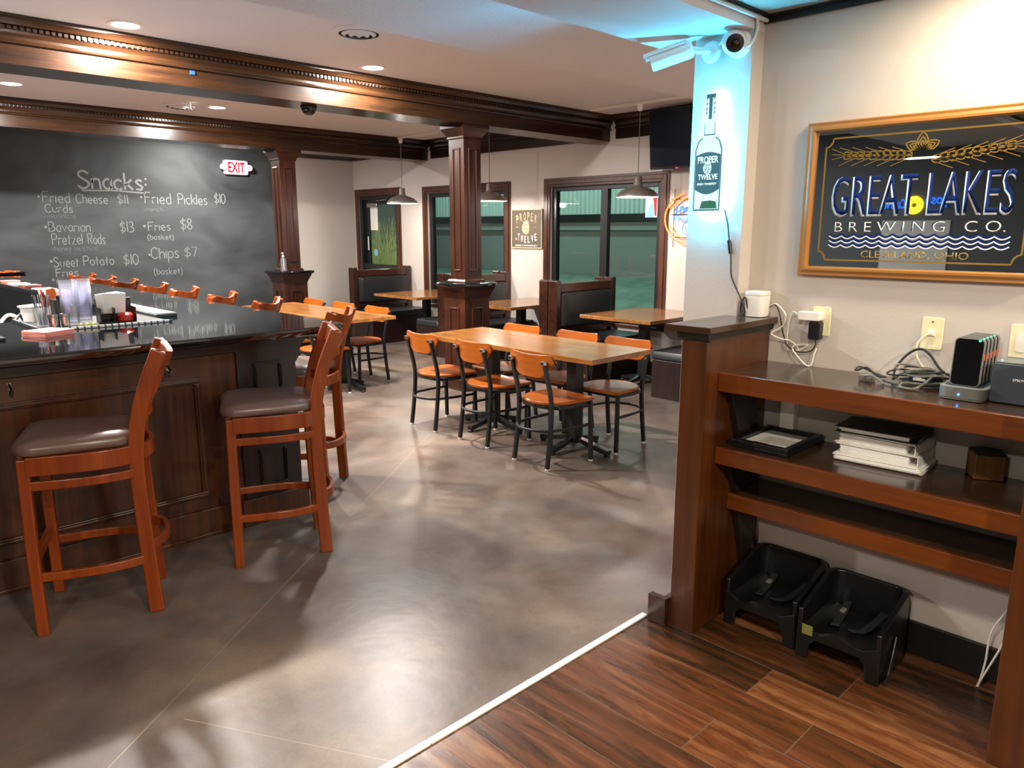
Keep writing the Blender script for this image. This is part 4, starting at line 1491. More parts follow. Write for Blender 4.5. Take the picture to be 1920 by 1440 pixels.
def arc_text(parent, s, mtx, w, h, sag, m, tilt=.12, bold=0.02):
    n = len(s)
    for i, ch in enumerate(s):
        u = (i - (n - 1) / 2) / ((n - 1) / 2)
        x = u * w / 2
        y = -sag * u * u
        mm = mtx @ Matrix.Translation((x, y, 0)) @ Matrix.Rotation(-u * tilt * (1 if sag > 0 else -1), 4, 'Z')
        text('lettering', ch, m, parent, mm, w=w / n * .72, h=h, ext=.0015, bold=bold)
sm = yz(SX - .0185, SY, SZ)
arc_text(sg, 'PROPER', sm @ Matrix.Translation((0, .16, 0)), .33, .105, .04, 'champagne')
arc_text(sg, 'TWELVE', sm @ Matrix.Translation((.01, -.135, 0)), .31, .09, -.03, 'silver_white')
text('lettering', 'No.', 'silver_white', sg, sm @ Matrix.Translation((-.185, -.125, 0)), w=.035, h=.03)
text('lettering', 'IRISH WHISKEY', 'silver_white', sg, sm @ Matrix.Translation((0, -.212, 0)), w=.40, h=.024, bold=.02)
text('lettering', 'EST.', 'champagne', sg, sm @ Matrix.Translation((-.17, .022, 0)), w=.05, h=.016, bold=.02)
text('lettering', '2018', 'champagne', sg, sm @ Matrix.Translation((.15, .018, 0)), w=.06, h=.016, bold=.02)
def crest(parent, mtx, k, m):
    """crowned shaggy emblem"""
    mb = MB()
    o = [(-.06, .05), (-.075, .01), (-.07, -.03), (-.055, -.05), (-.045, -.07), (-.03, -.06), (-.02, -.085), (.0, -.075), (.015, -.09), (.03, -.065), (.05, -.07), (.05, -.04), (.062, -.02), (.06, .02), (.05, .06), (.048, .10), (.03, .085), (.022, .115), (.005, .09), (-.012, .108), (-.025, .08), (-.055, .09), (-.045, .06)]
    outline_xz(mb, [(a * k, b * k) for a, b in o], mtx, .0012)
    obj('emblem', mb, m, parent)
    mb = MB()
    mm = mtx @ Matrix.Translation((0, 0, .0014))
    for pts in ([(-.045, .052), (-.01, .045), (.045, .06)], [(-.04, .03), (-.015, .036)], [(.012, .036), (.04, .03)], [(-.05, .0), (-.03, -.03), (-.015, -.01), (-.02, .02)], [(.048, .0), (.03, -.03), (.015, -.01), (.012, .02)], [(-.012, -.035), (0, -.045), (.014, -.036)], [(-.03, -.05), (0, -.06), (.03, -.05)]):
        ribbon(mb, [(a * k, b * k) for a, b in pts], .007 * k, mm)
    obj('emblem_lines', mb, 'bronze_panel' if m == 'champagne' else 'bottle_ink', parent)
crest(sg, sm @ Matrix.Translation((-.01, .01, 0)), .95, 'champagne')

# neon sign, partly behind the pillar
ne = thing('neon_sign', 'round orange and blue neon sign on the wall, half hidden by the pillar', 'neon sign', (0, 0, 0))
nm = yz(XW - .05, 4.47, 1.725)
NR = .30
mb = MB()
mb.tube([nm @ Vector((NR * math.cos(a), NR * .86 * math.sin(a), 0)) for a in [math.radians(105 + 3 * i) for i in range(0, 52)]], .009)
obj('outer_tube', mb, 'neon_orange', ne, smooth=True)
mb = MB()
mb.tube([nm @ Vector((.255 * math.cos(a) + .01, .21 * math.sin(a), .008)) for a in [math.radians(82 + 4 * i) for i in range(0, 19)]], .008)
obj('inner_tube', mb, 'neon_orange', ne, smooth=True)
mb = MB()
mb.tube([nm @ Vector((.255 * math.cos(a) + .01, .21 * math.sin(a), .008)) for a in [math.radians(200 + 4 * i) for i in range(0, 14)]], .008)
obj('inner_tube', mb, 'neon_orange', ne, smooth=True)
text('neon_lettering', 'JACK', 'neon_blue', ne, nm @ Matrix.Translation((-.0, .085, 0)), w=.36, h=.085, ext=.012, bold=.01)
text('neon_lettering', 'PLAYS HERE', 'neon_white', ne, nm @ Matrix.Translation((.04, .0, 0)), w=.43, h=.05, ext=.012, bold=.015)
mb = MB()
mb.tube([nm @ Vector((.0 + .075 * math.cos(a), -.11 + .075 * math.sin(a), .0)) for a in [2 * PI * i / 36 for i in range(36)]], .006, closed=True)
obj('badge_tube', mb, 'neon_blue', ne, smooth=True)
text('neon_lettering', 'N\u00ba7', 'neon_white', ne, nm @ Matrix.Translation((0, -.11, 0)), w=.085, h=.06, ext=.01, bold=.01)
mb = MB()
for a in (-.20, -.02, .16):
    mb.tube([nm @ Vector((a, -.30, -.02)), nm @ Vector((a, .30, -.02))], .004)
for b2 in (-.20, .04, .2):
    mb.tube([nm @ Vector((-.24, b2, -.025)), nm @ Vector((.24, b2, -.025))], .004)
for a, b2 in ((-.2, .2), (.16, .2), (-.2, -.2), (.16, -.2)):
    mb.tube([nm @ Vector((a, b2, -.02)), nm @ Vector((a, b2, -.0495))], .005)
obj('support_frame', mb, 'metal_black', ne, smooth=True)

# television
tv = thing('television', 'dark flat television mounted high on the window wall beside the pillar', 'television', (XW - .2, 4.37, 2.53))
rt = Matrix.Rotation(-.10, 4, 'Y')
tvb = obj('tv_body', MB().loft([[(x, y, z) for y, z in rrect(1.02, .60, .012, 3)] for x in (-.035, .02)]), 'plastic_black', tv, xf=rt, bevel=.004)
obj('tv_screen', MB().box(-.0365, -.0352, -.495, .495, -.275, .285), 'tv_panel', tvb, xf=rt)
obj('standby_light', MB().box(-.037, -.0352, .16, .19, -.297, -.29), 'led_red', tvb, xf=rt)
obj('wall_bracket', MB().box(.02, .198, -.10, .10, -.10, .10), 'metal_black', tv, bevel=.004)
# sign hanging in the window
ws = thing('window_sign', 'blue, white and red sign hanging in the wide window', 'sign', (0, 0, 0))
wm = yz(XW + .058, 5.035, 1.84)
mb = MB()
outline_xz(mb, [(-.07, -.10), (.085, -.10), (.085, .17), (-.07, .17)], wm, .004)
obj('panel', mb, 'poster_white', ws)
mb = MB()
outline_xz(mb, [(-.07, -.10), (.045, -.10), (.04, -.03), (.015, .07), (-.01, .02), (-.05, -.06)], wm @ Matrix.Translation((0, 0, .0042)), .001)
obj('mountain', mb, 'poster_blue', ws)
mb = MB()
outline_xz(mb, [(.025, .15), (.08, .15), (.08, -.085), (.055, -.085)], wm @ Matrix.Translation((0, 0, .0042)), .001)
obj('red_stripe', mb, 'poster_red', ws)
wv = thing('window_decal', 'white W lettering at the top corner of the wide window', 'decal', (0, 0, 0))
text('lettering', 'W', 'poster_white', wv, yz(XW + .0600, 4.985, 2.005), w=.075, h=.085, ext=.0015, bold=.02)
# notices on the glass door
nt_ = MB().box(XW + .0765, XW + .0795, 10.36, 10.56, 1.60, 1.98)
tag(obj('door_notice', nt_, 'paper'), 'white paper notice taped to the glass door', 'notice')
st = MB()
outline_xz(st, [(.05 * math.cos(a), .055 * math.sin(a)) for a in [2 * PI * i / 20 for i in range(20)]], yz(XW + .0795, 10.44, 1.24), .002)
tag(obj('door_sticker', st, 'poster_blue'), 'small round blue sticker low on the glass door', 'sticker')
st = MB().box(XW + .0575, XW + .0595, 10.60, 10.63, 1.28, 1.50)
tag(obj('door_decal', st, 'paper'), 'narrow white strip decal on the door edge', 'decal')

# ------------------------------------------------------------------ low wall post and shelving by the right wall
pn = thing('half_wall', 'dark red-brown wooden half wall with a flat cap beside the shelves', 'half wall', (0, 0, 0))
obj('post', MB().box(2.456, 2.949, 1.464, 1.572, .0015, 1.225), 'pony_wood', pn, bevel=.003)
obj('cap', MB().box(2.42, 2.949, 1.432, 1.573, 1.2255, 1.25).box(2.42, 2.858, 1.573, 1.628, 1.2255, 1.25), 'shelf_wood', pn, bevel=.003)
pr = [(2.456, 1.19), (2.446, 1.20), (2.436, 1.2253), (2.456, 1.2253)]
mb = MB().loft([[(x, y, z) for x, z in pr] for y in (1.45, 1.585)])
mb.box(2.456, 2.949, 1.450, 1.464, 1.20, 1.2253)
obj('cap_moulding', mb, 'trim_black', pn)
obj('plinth_block', MB().box(2.425, 2.456, 1.575, 1.66, .001, .12).box(2.456, 2.85, 1.5725, 1.60, .001, .12), 'mahogany', pn, bevel=.003)
pe = thing('shelf_end_panel', 'dark red-brown wooden end panel at the right edge of the shelves', 'panel', (0, 0, 0))
obj('post', MB().box(2.452, 2.949, .31, .425, .0015, 1.225), 'pony_wood', pe, bevel=.003)
obj('cap', MB().box(2.42, 2.949, .28, .455, 1.2255, 1.25), 'shelf_wood', pe, bevel=.003)
def shelf(x0, z0, z1, label):
    t = thing('shelf', label, 'shelf', (0, 0, 0))
    obj('shelf_board', MB().box(x0 + .022, 2.948, .427, 1.463, z0 + .02, z1), 'shelf_wood', t, bevel=.002)
    obj('shelf_lip', MB().box(x0, x0 + .0215, .427, 1.463, z0, z1 + .0015), 'shelf_edge', t, bevel=.003)
    return t
shelf(2.550, .992, 1.063, 'top wooden shelf against the right wall, holding the charging dock')
shelf(2.556, .700, .766, 'middle wooden shelf holding binders and a black frame')
shelf(2.672, .481, .544, 'lowest wooden shelf, empty, above the booster seats')
def corbel(z0, z1, x0, x1, label):
    h = z1 - z0
    o = [(x0, z1), (x1, z1), (x1, z1 - .25 * h), (x1 - .02, z1 - .32 * h), (x1 - .02, z1 - .42 * h), (x1 + .005, z1 - .55 * h), (x1 - .005, z1 - .72 * h), (x1 - .05, z1 - .80 * h), (x1 - .06, z0), (x0 + .10, z0)]
    m = MB().loft([[(x, y, z) for x, z in o] for y in (1.435, 1.4632)])
    tag(obj('shelf_bracket', m, 'trim_black', bevel=.002), label, 'bracket')
corbel(.768, 1.011, 2.60, 2.83, 'black scrolled bracket under the left end of the top shelf')
corbel(.546, .719, 2.60, 2.85, 'black scrolled bracket under the left end of the middle shelf')
corbel(.20, .50, 2.70, 2.88, 'black scrolled bracket under the left end of the lowest shelf')
tag(obj('cable_box', MB().box(2.905, 2.9495, 1.315, 1.375, .79, .945), 'plastic_white', bevel=.004), 'white cable box on the wall under the top shelf', 'box')

# booster seats
def booster(x, y, label, wear):
    t = thing('booster_seat', label, 'booster seat', (x, y, .0015), group='black plastic booster seats')
    w2, d, hh = .152, .30, .27
    # U shaped wall: outer and inner outline (open toward -x)
    out = [(0, -w2)] + [(d - .05 + .05 * math.sin(a), -w2 + .05 - .05 * math.cos(a)) for a in [PI / 2 * i / 5 for i in range(6)]] + [(d - .05 + .05 * math.cos(a), w2 - .05 + .05 * math.sin(a)) for a in [PI / 2 * i / 5 for i in range(6)]] + [(0, w2)]
    inn = [(p[0], p[1] * (w2 - .018) / w2) if p[0] < .02 else (p[0] - .016 if p[0] > d - .052 else p[0], p[1] * (w2 - .018) / w2) for p in out]
    rings = []
    n = len(out)
    for (ox, oy), (ix, iy) in zip(out, inn):
        u = min(1, ox / .12)
        top = .195 + (hh - .195) * (u * u * (3 - 2 * u))
        rings.append([(ox, oy * 1.02, .0), (ox, oy, top), (ix, iy, top), (ix, iy * 1.01, .0)])
    obj('shell', MB().loft(rings), 'plastic_black', t, bevel=.005, smooth=45)
    # dished seat with a wavy front edge
    g = MB()
    nx, ny = 10, 12
    vs, fs = [], []
    for i in range(nx + 1):
        for j in range(ny + 1):
            v = -1 + 2 * j / ny
            u = i / nx
            px = -.02 * (1 - abs(v)) + u * (d - .03)
            z = .125 + .022 * math.cos(PI * v * 1.2) * (1 - u) - .012 * (1 - v * v) * u + .018 * abs(v) ** 3
            vs.append((px + .006, v * (w2 - .019), z))
    nb = len(vs)
    vs += [(a, b2, c - .012) for a, b2, c in vs]
    for i in range(nx):
        for j in range(ny):
            a = i * (ny + 1) + j
            q = (a, a + 1, a + ny + 2, a + ny + 1)
            fs.append(q)
            fs.append(tuple(nb + k for k in reversed(q)))
    for j in range(ny):
        fs.append((j, nb + j, nb + j + 1, j + 1))
        a = nx * (ny + 1) + j
        fs.append((a + 1, nb + a + 1, nb + a, a))
    for i in range(nx):
        a = i * (ny + 1)
        fs.append((a, a + ny + 1, nb + a + ny + 1, nb + a))
        a += ny
        fs.append((a + ny + 1, a, nb + a, nb + a + ny + 1))
    g.add(vs, fs)
    obj('seat', g, 'plastic_black', t, smooth=50)
    fa = MB()
    o = [(-w2 + .003, 0), (-w2 + .045, 0), (-w2 + .05, .06), (-w2 + .07, .085), (w2 - .07, .085), (w2 - .05, .06), (w2 - .045, 0), (w2 - .003, 0), (w2 - .003, .145), (.09, .118), (0, .13), (-.09, .118), (-w2 + .003, .145)]
    fa.loft([[(px, a, b2) for a, b2 in o] for px in (-.004, .012)])
    obj('front_apron', fa, 'plastic_black', t, bevel=.003)
    st = MB()
    for s in (-1, 1):
        st.sweep(crom([(d - .03, s * .07, .15), (d - .10, s * .06, .135), (.12, s * .05, .128), (.05, s * .03, .15)], 5), rect(.028, .003))
    obj('strap', st, 'rubber', t)
    bk = MB().boxm(Matrix.Translation((.20, .06, .142)), .03, .02, .012)
    obj('buckle', bk, 'plastic_grey', t, bevel=.004)
    if wear:
        st = MB().sweep(crom([(.14, -w2 - .006, .14), (.10, -w2 - .012, .08), (.07, -w2 - .014, .02), (.02, -w2 - .02, .004)], 5), rect(.004, .03))
        obj('strap', st, 'plastic_dark', t)
        obj('sticker_residue', MB().box(-.0055, -.0042, .09, .13, .10, .14), 'lime_dull', t)
    return t
booster(2.640, 1.276, 'black plastic booster seat nearest the half wall under the lowest shelf', False)
booster(2.615, .955, 'black plastic booster seat farther right, with hanging strap', True)
m = MB()
m.tube(crom([(2.90, .455, .50), (2.885, .49, .34), (2.89, .535, .22), (2.88, .54, .10), (2.87, .55, .006)], 8), .0035)
m.tube(crom([(2.91, .448, .48), (2.90, .475, .30), (2.89, .50, .18), (2.88, .53, .08), (2.868, .553, .006)], 8), .0035)
tag(obj('network_cable', m, 'cord_white', smooth=True), 'pair of thin white cables running down to the floor by the end panel', 'cable')

# things on the middle shelf
Z2 = .7675
fr = thing('picture_frame', 'black picture frame lying flat with a red-headed printed sheet', 'picture frame', (2.765, 1.312, Z2), .0)
fm = MB()
for a, b2, c, d in ((-.155, .155, .095, .118), (-.155, .155, -.118, -.095), (-.155, -.13, -.095, .095), (.13, .155, -.095, .095)):
    fm.box(a, b2, c, d, .012, .032)
fm.box(-.15, .15, -.115, .115, .0, .0115)
obj('frame', fm, 'plastic_black', fr, bevel=.003)
obj('sheet', MB().box(-.13, .13, -.095, .095, .0118, .0145), 'paper', fr)
m = MB()
for k in range(8):
    x = -.055 + k * .012
    m.box(x, x + .004, -.075, .05, .0146, .0149)
obj('print_lines', m, 'plastic_grey', fr)
obj('red_heading', MB().box(-.118, -.07, .0, .06, .0146, .0149), 'paper_red', fr)
def binder(z, th, rz, col, label, dx=0, dy=0, spine=-1):
    t = thing('ring_binder', label, 'binder', (2.84 + dx, .935 + dy, z), rz, group='ring binders on the middle shelf')
    a, b2 = .095, .140
    obj('lower_cover', MB().box(-a, a, -b2, b2, 0, .003), col, t, bevel=.001)
    mt = Matrix.Translation((0, spine * b2, th)) @ Matrix.Rotation(-spine * .02, 4, 'X')
    obj('upper_cover', MB().box(-a, a, -b2, b2, th - .003, th), col, t, bevel=.001)
    sp_ = obj('spine', MB().box(-a, a, spine * b2 - .003, spine * b2, .003, th - .003), col, t)
    m = MB()
    n = max(2, int(th / .004) - 2)
    for k in range(n):
        m.box(-a + .008, a - .004 - random.random() * .004, -b2 + .03, b2 - .012 - random.random() * .01, .004 + k * (th * .72) / n, .004 + (k + .75) * (th * .72) / n)
    obj('pages', m, 'paper', t)
    rg = MB()
    for x in (-.06, 0, .06):
        rg.tube([(x, spine * (b2 - .03 - .016 * math.cos(q)), th / 2 + th * .38 * math.sin(q)) for q in [2 * PI * i / 14 for i in range(14)]], .0016, 6, closed=True)
    obj('rings', rg, 'steel', sp_, smooth=True)
    return t
pk = thing('paper_pile', 'loose pile of papers under the white binders', 'papers', (2.835, .93, Z2), .05)
m = MB()
for k in range(8):
    m.loft([[(x, y, .0002 + k * .003 + z) for x, y in rrect(.20, .29, .002, 1, random.uniform(-.006, .006), random.uniform(-.008, .008))] for z in (0, .0028)])
obj('sheets', m, 'paper', pk)
binder(Z2 + .0245, .036, .02, 'plastic_white', 'lower white ring binder in the stack on the middle shelf')
binder(Z2 + .0612, .042, -.03, 'plastic_white', 'upper white ring binder in the stack on the middle shelf', .0, .005)
binder(Z2 + .1040, .022, .06, 'plastic_black', 'black ring binder on top of the binder stack', .0, .01)
bx = thing('wooden_box', 'small dark wooden block at the right end of the middle shelf', 'box', (2.895, .62, Z2), .5)
obj('block', MB().loft([[(x, y, z) for x, y in ((-.045, -.045), (.04, -.05), (.06, .0), (.04, .05), (-.045, .045))] for z in (0, .085)]), 'box_wood', bx, bevel=.003)
obj('felt_top', MB().loft([[(x, y, z) for x, y in ((-.045, -.045), (.04, -.05), (.06, .0), (.04, .05), (-.045, .045))] for z in (.0855, .092)]), 'trim_black', bx, bevel=.002)

# things on the top shelf
ZT = 1.0655
dk = thing('charging_dock', 'grey charging dock with small blue light on the top shelf', 'charger', (2.785, .668, ZT), 0)
dkb = obj('dock_base', MB().loft([[(x, y, z) for x, y in rrect(.225, .13, .025, 5)] for z in (0, .004)] + [[(x, y, z) for x, y in rrect(.23, .135, .028, 5)] for z in (.006, .04)] + [[(x * .93, y * .9, .043) for x, y in rrect(.23, .135, .028, 5)]]), 'plastic_grey', dk, smooth=40)
obj('dock_well', MB().loft([[(x, y, .0433 + z) for x, y in rrect(.20, .11, .018, 5)] for z in (0, .001)]), 'plastic_dark', dkb)
obj('rubber_foot', MB().loft([[(x * .96, y * .94, -.0003 + z) for x, y in rrect(.225, .13, .025, 5)] for z in (0, .0003)]), 'rubber', dk)
obj('power_light', MB().ball((-.1155, .005, .018), .003, 8), 'led_blue', dkb, smooth=True)
obj('charge_light', MB().ball((.0, -.068, .022), .0025, 8), 'led_green', dkb, smooth=True)
ph0 = None
for k in range(5):
    x = 2.785 - .082 + k * .041
    lab = ['handheld pager with dark screen in front of the charging dock', 'second handheld pager from the front of the charging dock', 'middle handheld pager of the five in the charging dock', 'fourth handheld pager from the front of the charging dock', 'rearmost handheld pager in the charging dock'][k]
    if ph0 is None:
        t = thing('handheld_pager', lab, 'pager', (x, .668, ZT + .0445), 0, group='pagers in the charging dock', rot=(0, .10, 0))
        yz_o = rrect(.088, .156, .014, 5, 0, .075)
        pbd = obj('body', MB().loft([[(px, a, b2) for a, b2 in yz_o] for px in (-.007, .007)]), 'plastic_grey', t, bevel=.003)
        obj('screen', MB().loft([[(px, a * .91, (b2 - .075) * .95 + .075) for a, b2 in yz_o] for px in (-.0078, -.0071)]), 'screen', t)
        obj('status_light', MB().ball((-.0085, -.028, .146), .0032, 8), 'led_green', t, smooth=True)
        obj('side_button', MB().box(-.004, .004, -.0456, -.0441, .085, .105), 'orange_button', t)
        obj('back_pad', MB().loft([[(px, a * .86, (b2 - .075) * .9 + .075) for a, b2 in yz_o] for px in (.0072, .0085)]), 'plastic_dark', t)
        ph0 = t
    else:
        r = dup(ph0, (x, .668, ZT + .0445), 0, lab)
        r.rotation_euler = (0, .10, 0)
pr = thing('receipt_printer', 'dark receipt printer with small blue light at the right edge of the top shelf', 'printer', (2.80, .535, ZT), 0)
mat('printer_case', '#3a4450', 0.45)
prb = obj('printer_body', MB().loft([[(px, a, b2) for a, b2 in rrect(.128, .125, .008, 3, 0, .0635)] for px in (-.085, .085)]), 'printer_case', pr, bevel=.003)
obj('printer_lid', MB().box(-.078, .02, -.058, .058, .1265, .131), 'plastic_grey', prb, bevel=.002)
obj('status_light', MB().ball((-.06, .045, .133), .003, 8), 'led_blue', prb, smooth=True)
text('lettering', 'EPSON', 'silver_white', prb, frame_m((-.0885, -.012, .078), (0, -1, 0), (0, 0, 1)), w=.032, h=.008, bold=.02)

# wall outlets
def plate(y, z, label, w=.072, h=.116):
    t = thing('outlet_plate', label, 'outlet', (XR - .0005, y, z))
    obj('plate', MB().loft([[(-.001, a, b2) for a, b2 in rrect(w, h, .006, 3)], [(-.005, a * .96, b2 * .97) for a, b2 in rrect(w, h, .006, 3)]]), 'plastic_cream', t, smooth=30)
    return t
p1 = plate(1.252, 1.247, 'cream wall outlet with white and black chargers plugged in')
m = MB()
for dz in (-.02, .02):
    m.loft([[(x, a, b2 + dz) for a, b2 in rrect(.034, .028, .01, 4)] for x in (-.0052, -.0065)])
obj('sockets', m, 'plastic_white', p1)
p2 = plate(.850, 1.237, 'cream blank wall plate with a cable coming out')
obj('screw', MB().boxm(Matrix.Translation((-.0055, 0, .042)), .002, .006, .006), 'steel', p2)
obj('cable_jack', MB().box(-.014, -.0052, -.012, .012, -.008, .010), 'plastic_white', p2, bevel=.002)
p3 = plate(.575, 1.235, 'cream wall outlet behind the receipt printer')
obj('sockets', MB().loft([[(x, a, b2) for a, b2 in rrect(.034, .07, .01, 4)] for x in (-.0052, -.0065)]), 'plastic_white', p3)
wc = MB().loft([[(x, a, b2) for a, b2 in rrect(.088, .036, .008, 3, 1.285, 1.268)] for x in (XR - .0072, XR - .05)])
tag(obj('usb_charger', wc, 'plastic_white', bevel=.004), 'flat white charger plugged into the upper outlet socket', 'charger')
wc = MB().loft([[(x, a, b2) for a, b2 in rrect(.045, .072, .006, 3, 1.262, 1.212)] for x in (XR - .0072, XR - .045)])
tag(obj('power_adapter', wc, 'plastic_black', bevel=.004), 'black power adapter plugged in below the white charger', 'charger')
# router / speaker on the cap
rt = thing('wifi_router', 'white rounded router standing on the half wall cap', 'router', (2.893, 1.500, 1.2505))
obj('body', MB().loft([[(x * k, y * k, z) for x, y in rrect(.082, .082, .022, 5)] for k, z in ((.92, .002), (.97, .01), (1.06, .095), (1.04, .103), (.9, .106))]), 'plastic_white', rt, smooth=40)
obj('base_ring', MB().loft([[(x * .88, y * .88, z) for x, y in rrect(.082, .082, .022, 5)] for z in (0, .0025)]), 'plastic_dark', rt)
m = MB()
for z in (.088, .093):
    m.loft([[(x * 1.056, y * 1.056, z + d) for x, y in rrect(.082, .082, .022, 5)] for d in (0, .0015)])
obj('vent_lines', m, 'plastic_grey', rt)
def cable(name, pts, r, m_, label, n=8):
    return tag(obj(name, MB().tube(crom(pts, n), r, 8), m_, smooth=True), label, 'cable')
cable('white_cable', [(2.935, 1.47, 1.29), (2.925, 1.44, 1.305), (2.92, 1.41, 1.29), (2.915, 1.385, 1.26), (2.92, 1.40, 1.215), (2.91, 1.44, 1.185), (2.915, 1.40, 1.165), (2.92, 1.36, 1.16), (2.93, 1.33, 1.13), (2.925, 1.35, 1.11), (2.93, 1.29, 1.15), (2.92, 1.35, 1.135), (2.915, 1.30, 1.08), (2.92, 1.27, 1.07), (2.925, 1.26, 1.12), (2.93, 1.255, 1.14)], .0032, 'cord_white', 'tangled white cord hanging from the router to the top shelf')
cable('white_cable', [(2.912, 1.335, 1.27), (2.905, 1.35, 1.28), (2.91, 1.365, 1.25), (2.92, 1.375, 1.17), (2.925, 1.37, 1.12)], .003, 'cord_white', 'white cord leaving the flat white charger')
cable('black_cable', [(2.93, 1.262, 1.176), (2.93, 1.262, 1.15), (2.925, 1.28, 1.125), (2.92, 1.33, 1.12), (2.92, 1.37, 1.14), (2.925, 1.40, 1.20), (2.93, 1.42, 1.27), (2.935, 1.45, 1.30), (2.92, 1.49, 1.262)], .0025, 'cord_black', 'thin black cord rising from the black adapter to the router')
for k, (pts, r, m_, lb) in enumerate((
    ([(2.80, 1.045, ZT + .03), (2.80, 1.01, ZT + .045), (2.80, .975, ZT + .022), (2.82, .95, ZT + .016), (2.84, .99, ZT + .02), (2.82, 1.04, ZT + .042), (2.80, 1.05, ZT + .03)], .0035, 'cord_black', 'small black cord loop around the plug on the top shelf'),
    ([(2.76, 1.0, ZT + .022), (2.75, .97, ZT + .028), (2.74, .94, ZT + .015), (2.735, .925, ZT + .005)], .0045, 'cord_grey', 'short grey plug lead bending down to the top shelf'),
    ([(2.84, .93, ZT + .006), (2.86, .93, ZT + .05), (2.88, .90, ZT + .10), (2.89, .865, ZT + .12), (2.88, .83, ZT + .105), (2.87, .79, ZT + .06), (2.86, .755, ZT + .04), (2.85, .735, ZT + .012)], .0045, 'cord_black', 'thick black cord arching over the cable heap'),
    ([(2.85, .93, ZT + .008), (2.85, .90, ZT + .035), (2.85, .84, ZT + .05), (2.85, .79, ZT + .055), (2.80, .80, ZT + .03), (2.74, .82, ZT + .006), (2.72, .845, ZT + .005), (2.73, .87, ZT + .008), (2.76, .865, ZT + .015), (2.80, .81, ZT + .012), (2.84, .745, ZT + .02)], .0045, 'cord_grey', 'grey cord looping forward out of the cable heap'),
    ([(2.88, .92, ZT + .006), (2.87, .86, ZT + .02), (2.86, .80, ZT + .025), (2.88, .75, ZT + .03), (2.90, .80, ZT + .02), (2.88, .87, ZT + .012), (2.85, .90, ZT + .006), (2.83, .85, ZT + .006), (2.82, .78, ZT + .006), (2.815, .738, ZT + .006)], .004, 'cord_black', 'coiled black cord at the back of the cable heap'),
    ([(2.86, .91, ZT + .03), (2.87, .85, ZT + .045), (2.88, .80, ZT + .04), (2.86, .76, ZT + .05), (2.87, .742, ZT + .03)], .0035, 'cord_grey', 'thin grey cord across the top of the cable heap'),
    ([(2.937, .850, 1.238), (2.925, .865, 1.23), (2.92, .885, 1.20), (2.92, .885, 1.16), (2.91, .86, 1.125), (2.89, .82, 1.10), (2.87, .78, 1.085)], .0032, 'plastic_cream', 'cream cable hanging from the blank wall plate'))):
    cable('cable', pts, r, m_, lb)
rc = random.Random(11)
HEAP = ['thin black cord loop low at the front of the cable heap', 'thin grey cord loop at the left of the cable heap', 'thin black cord loop across the middle of the cable heap', 'thin grey cord loop running back to the wall behind the cable heap', 'thin black cord trailing from the cable heap to the charging dock']
for k, lb in enumerate(HEAP):
    cx_, cy_ = 2.83 + rc.uniform(-.05, .05), .86 + rc.uniform(-.05, .05)
    pts = [(cx_ + rc.uniform(.03, .07) * math.cos(a_), cy_ + rc.uniform(.05, .09) * math.sin(a_), ZT + .038 + .009 * k + .006 * math.sin(2 * a_)) for a_ in [k + .7 * i for i in range(9)]]
    pts = [(min(p[0], 2.925), p[1], p[2]) for p in pts]
    if k == 4:
        pts = [(2.80, .95, ZT + .006), (2.77, .90, ZT + .005), (2.76, .84, ZT + .005), (2.775, .78, ZT + .006), (2.80, .741, ZT + .008)]
    cable('cable', pts, .0032, 'cord_black' if k % 2 == 0 else 'cord_grey', lb)
pg = MB().boxm(Matrix.Translation((2.80, 1.005, ZT + .0115)) @ Matrix.Rotation(.3, 4, 'Z'), .03, .055, .022)
pg.boxm(Matrix.Translation((2.775, .99, ZT + .0125)), .02, .015, .013)
tag(obj('power_plug', pg, 'cord_grey', bevel=.004), 'dark grey plug lying on the top shelf left of the cables', 'plug')
pb = thing('power_brick', 'black power brick with a white label inside the cable heap', 'power supply', (2.89, .832, ZT), .05)
obj('brick', MB().box(-.025, .025, -.055, .055, 0, .034), 'plastic_dark', pb, bevel=.004)
obj('label', MB().box(-.0265, -.0252, .0, .04, .010, .022), 'paper', pb)

# ------------------------------------------------------------------ framed mirror sign
gm = thing('mirror_sign', 'gilt framed mirror sign with blue lettering and wheat on the right wall', 'mirror', (0, 0, 0))
MY, MZ = .945, 1.713
mm = yz(XR - .0005, MY, MZ)
WU, HV = .41, .287
def ring_frame(w, h, prof):
    mb = MB()
    rings = []
    for sx, sy in ((-1, -1), (1, -1), (1, 1), (-1, 1)):
        rings.append([mm @ Vector((sx * (w - a), sy * (h - a), d)) for a, d in prof])
    mb.loft(rings, closed=True)
    return mb
obj('frame', ring_frame(WU, HV, [(0, 0), (0, .024), (.004, .03), (.012, .028), (.022, .034), (.030, .034), (.036, .022), (.036, 0)]), 'gilt_wood', gm)
mg = obj('mirror_glass', MB().loft([[mm @ Vector((a * (WU - .034), b2 * (HV - .034), d)) for a, b2 in ((-1, -1), (1, -1), (1, 1), (-1, 1))] for d in (.004, .012)]), 'smoked_mirror', gm)
pm = mm @ Matrix.Translation((0, 0, .0122))
bu, bv, br_ = .338, .225, .045
mb = MB()
pts = []
for cxs, cys, a0 in ((-1, -1, PI / 2), (1, -1, PI), (1, 1, 3 * PI / 2), (-1, 1, 0)):
    seg = [(cxs * bu + br_ * .5 * math.cos(a), cys * bv + br_ * .5 * math.sin(a)) for a in [a0 - PI / 2 * i / 6 for i in range(7)]]
    pts += seg
corner = []
for cxs, cys in ((-1, -1), (1, -1), (1, 1), (-1, 1)):
    c = []
    for i in range(9):
        a = PI / 2 * i / 8
        c.append((cxs * (bu - .025 * math.cos(a)), cys * (bv - .03 * math.sin(a))))
    if cxs * cys > 0:
        c = c[::-1]
        c = c[::-1]
    corner.append(c)
loop = []
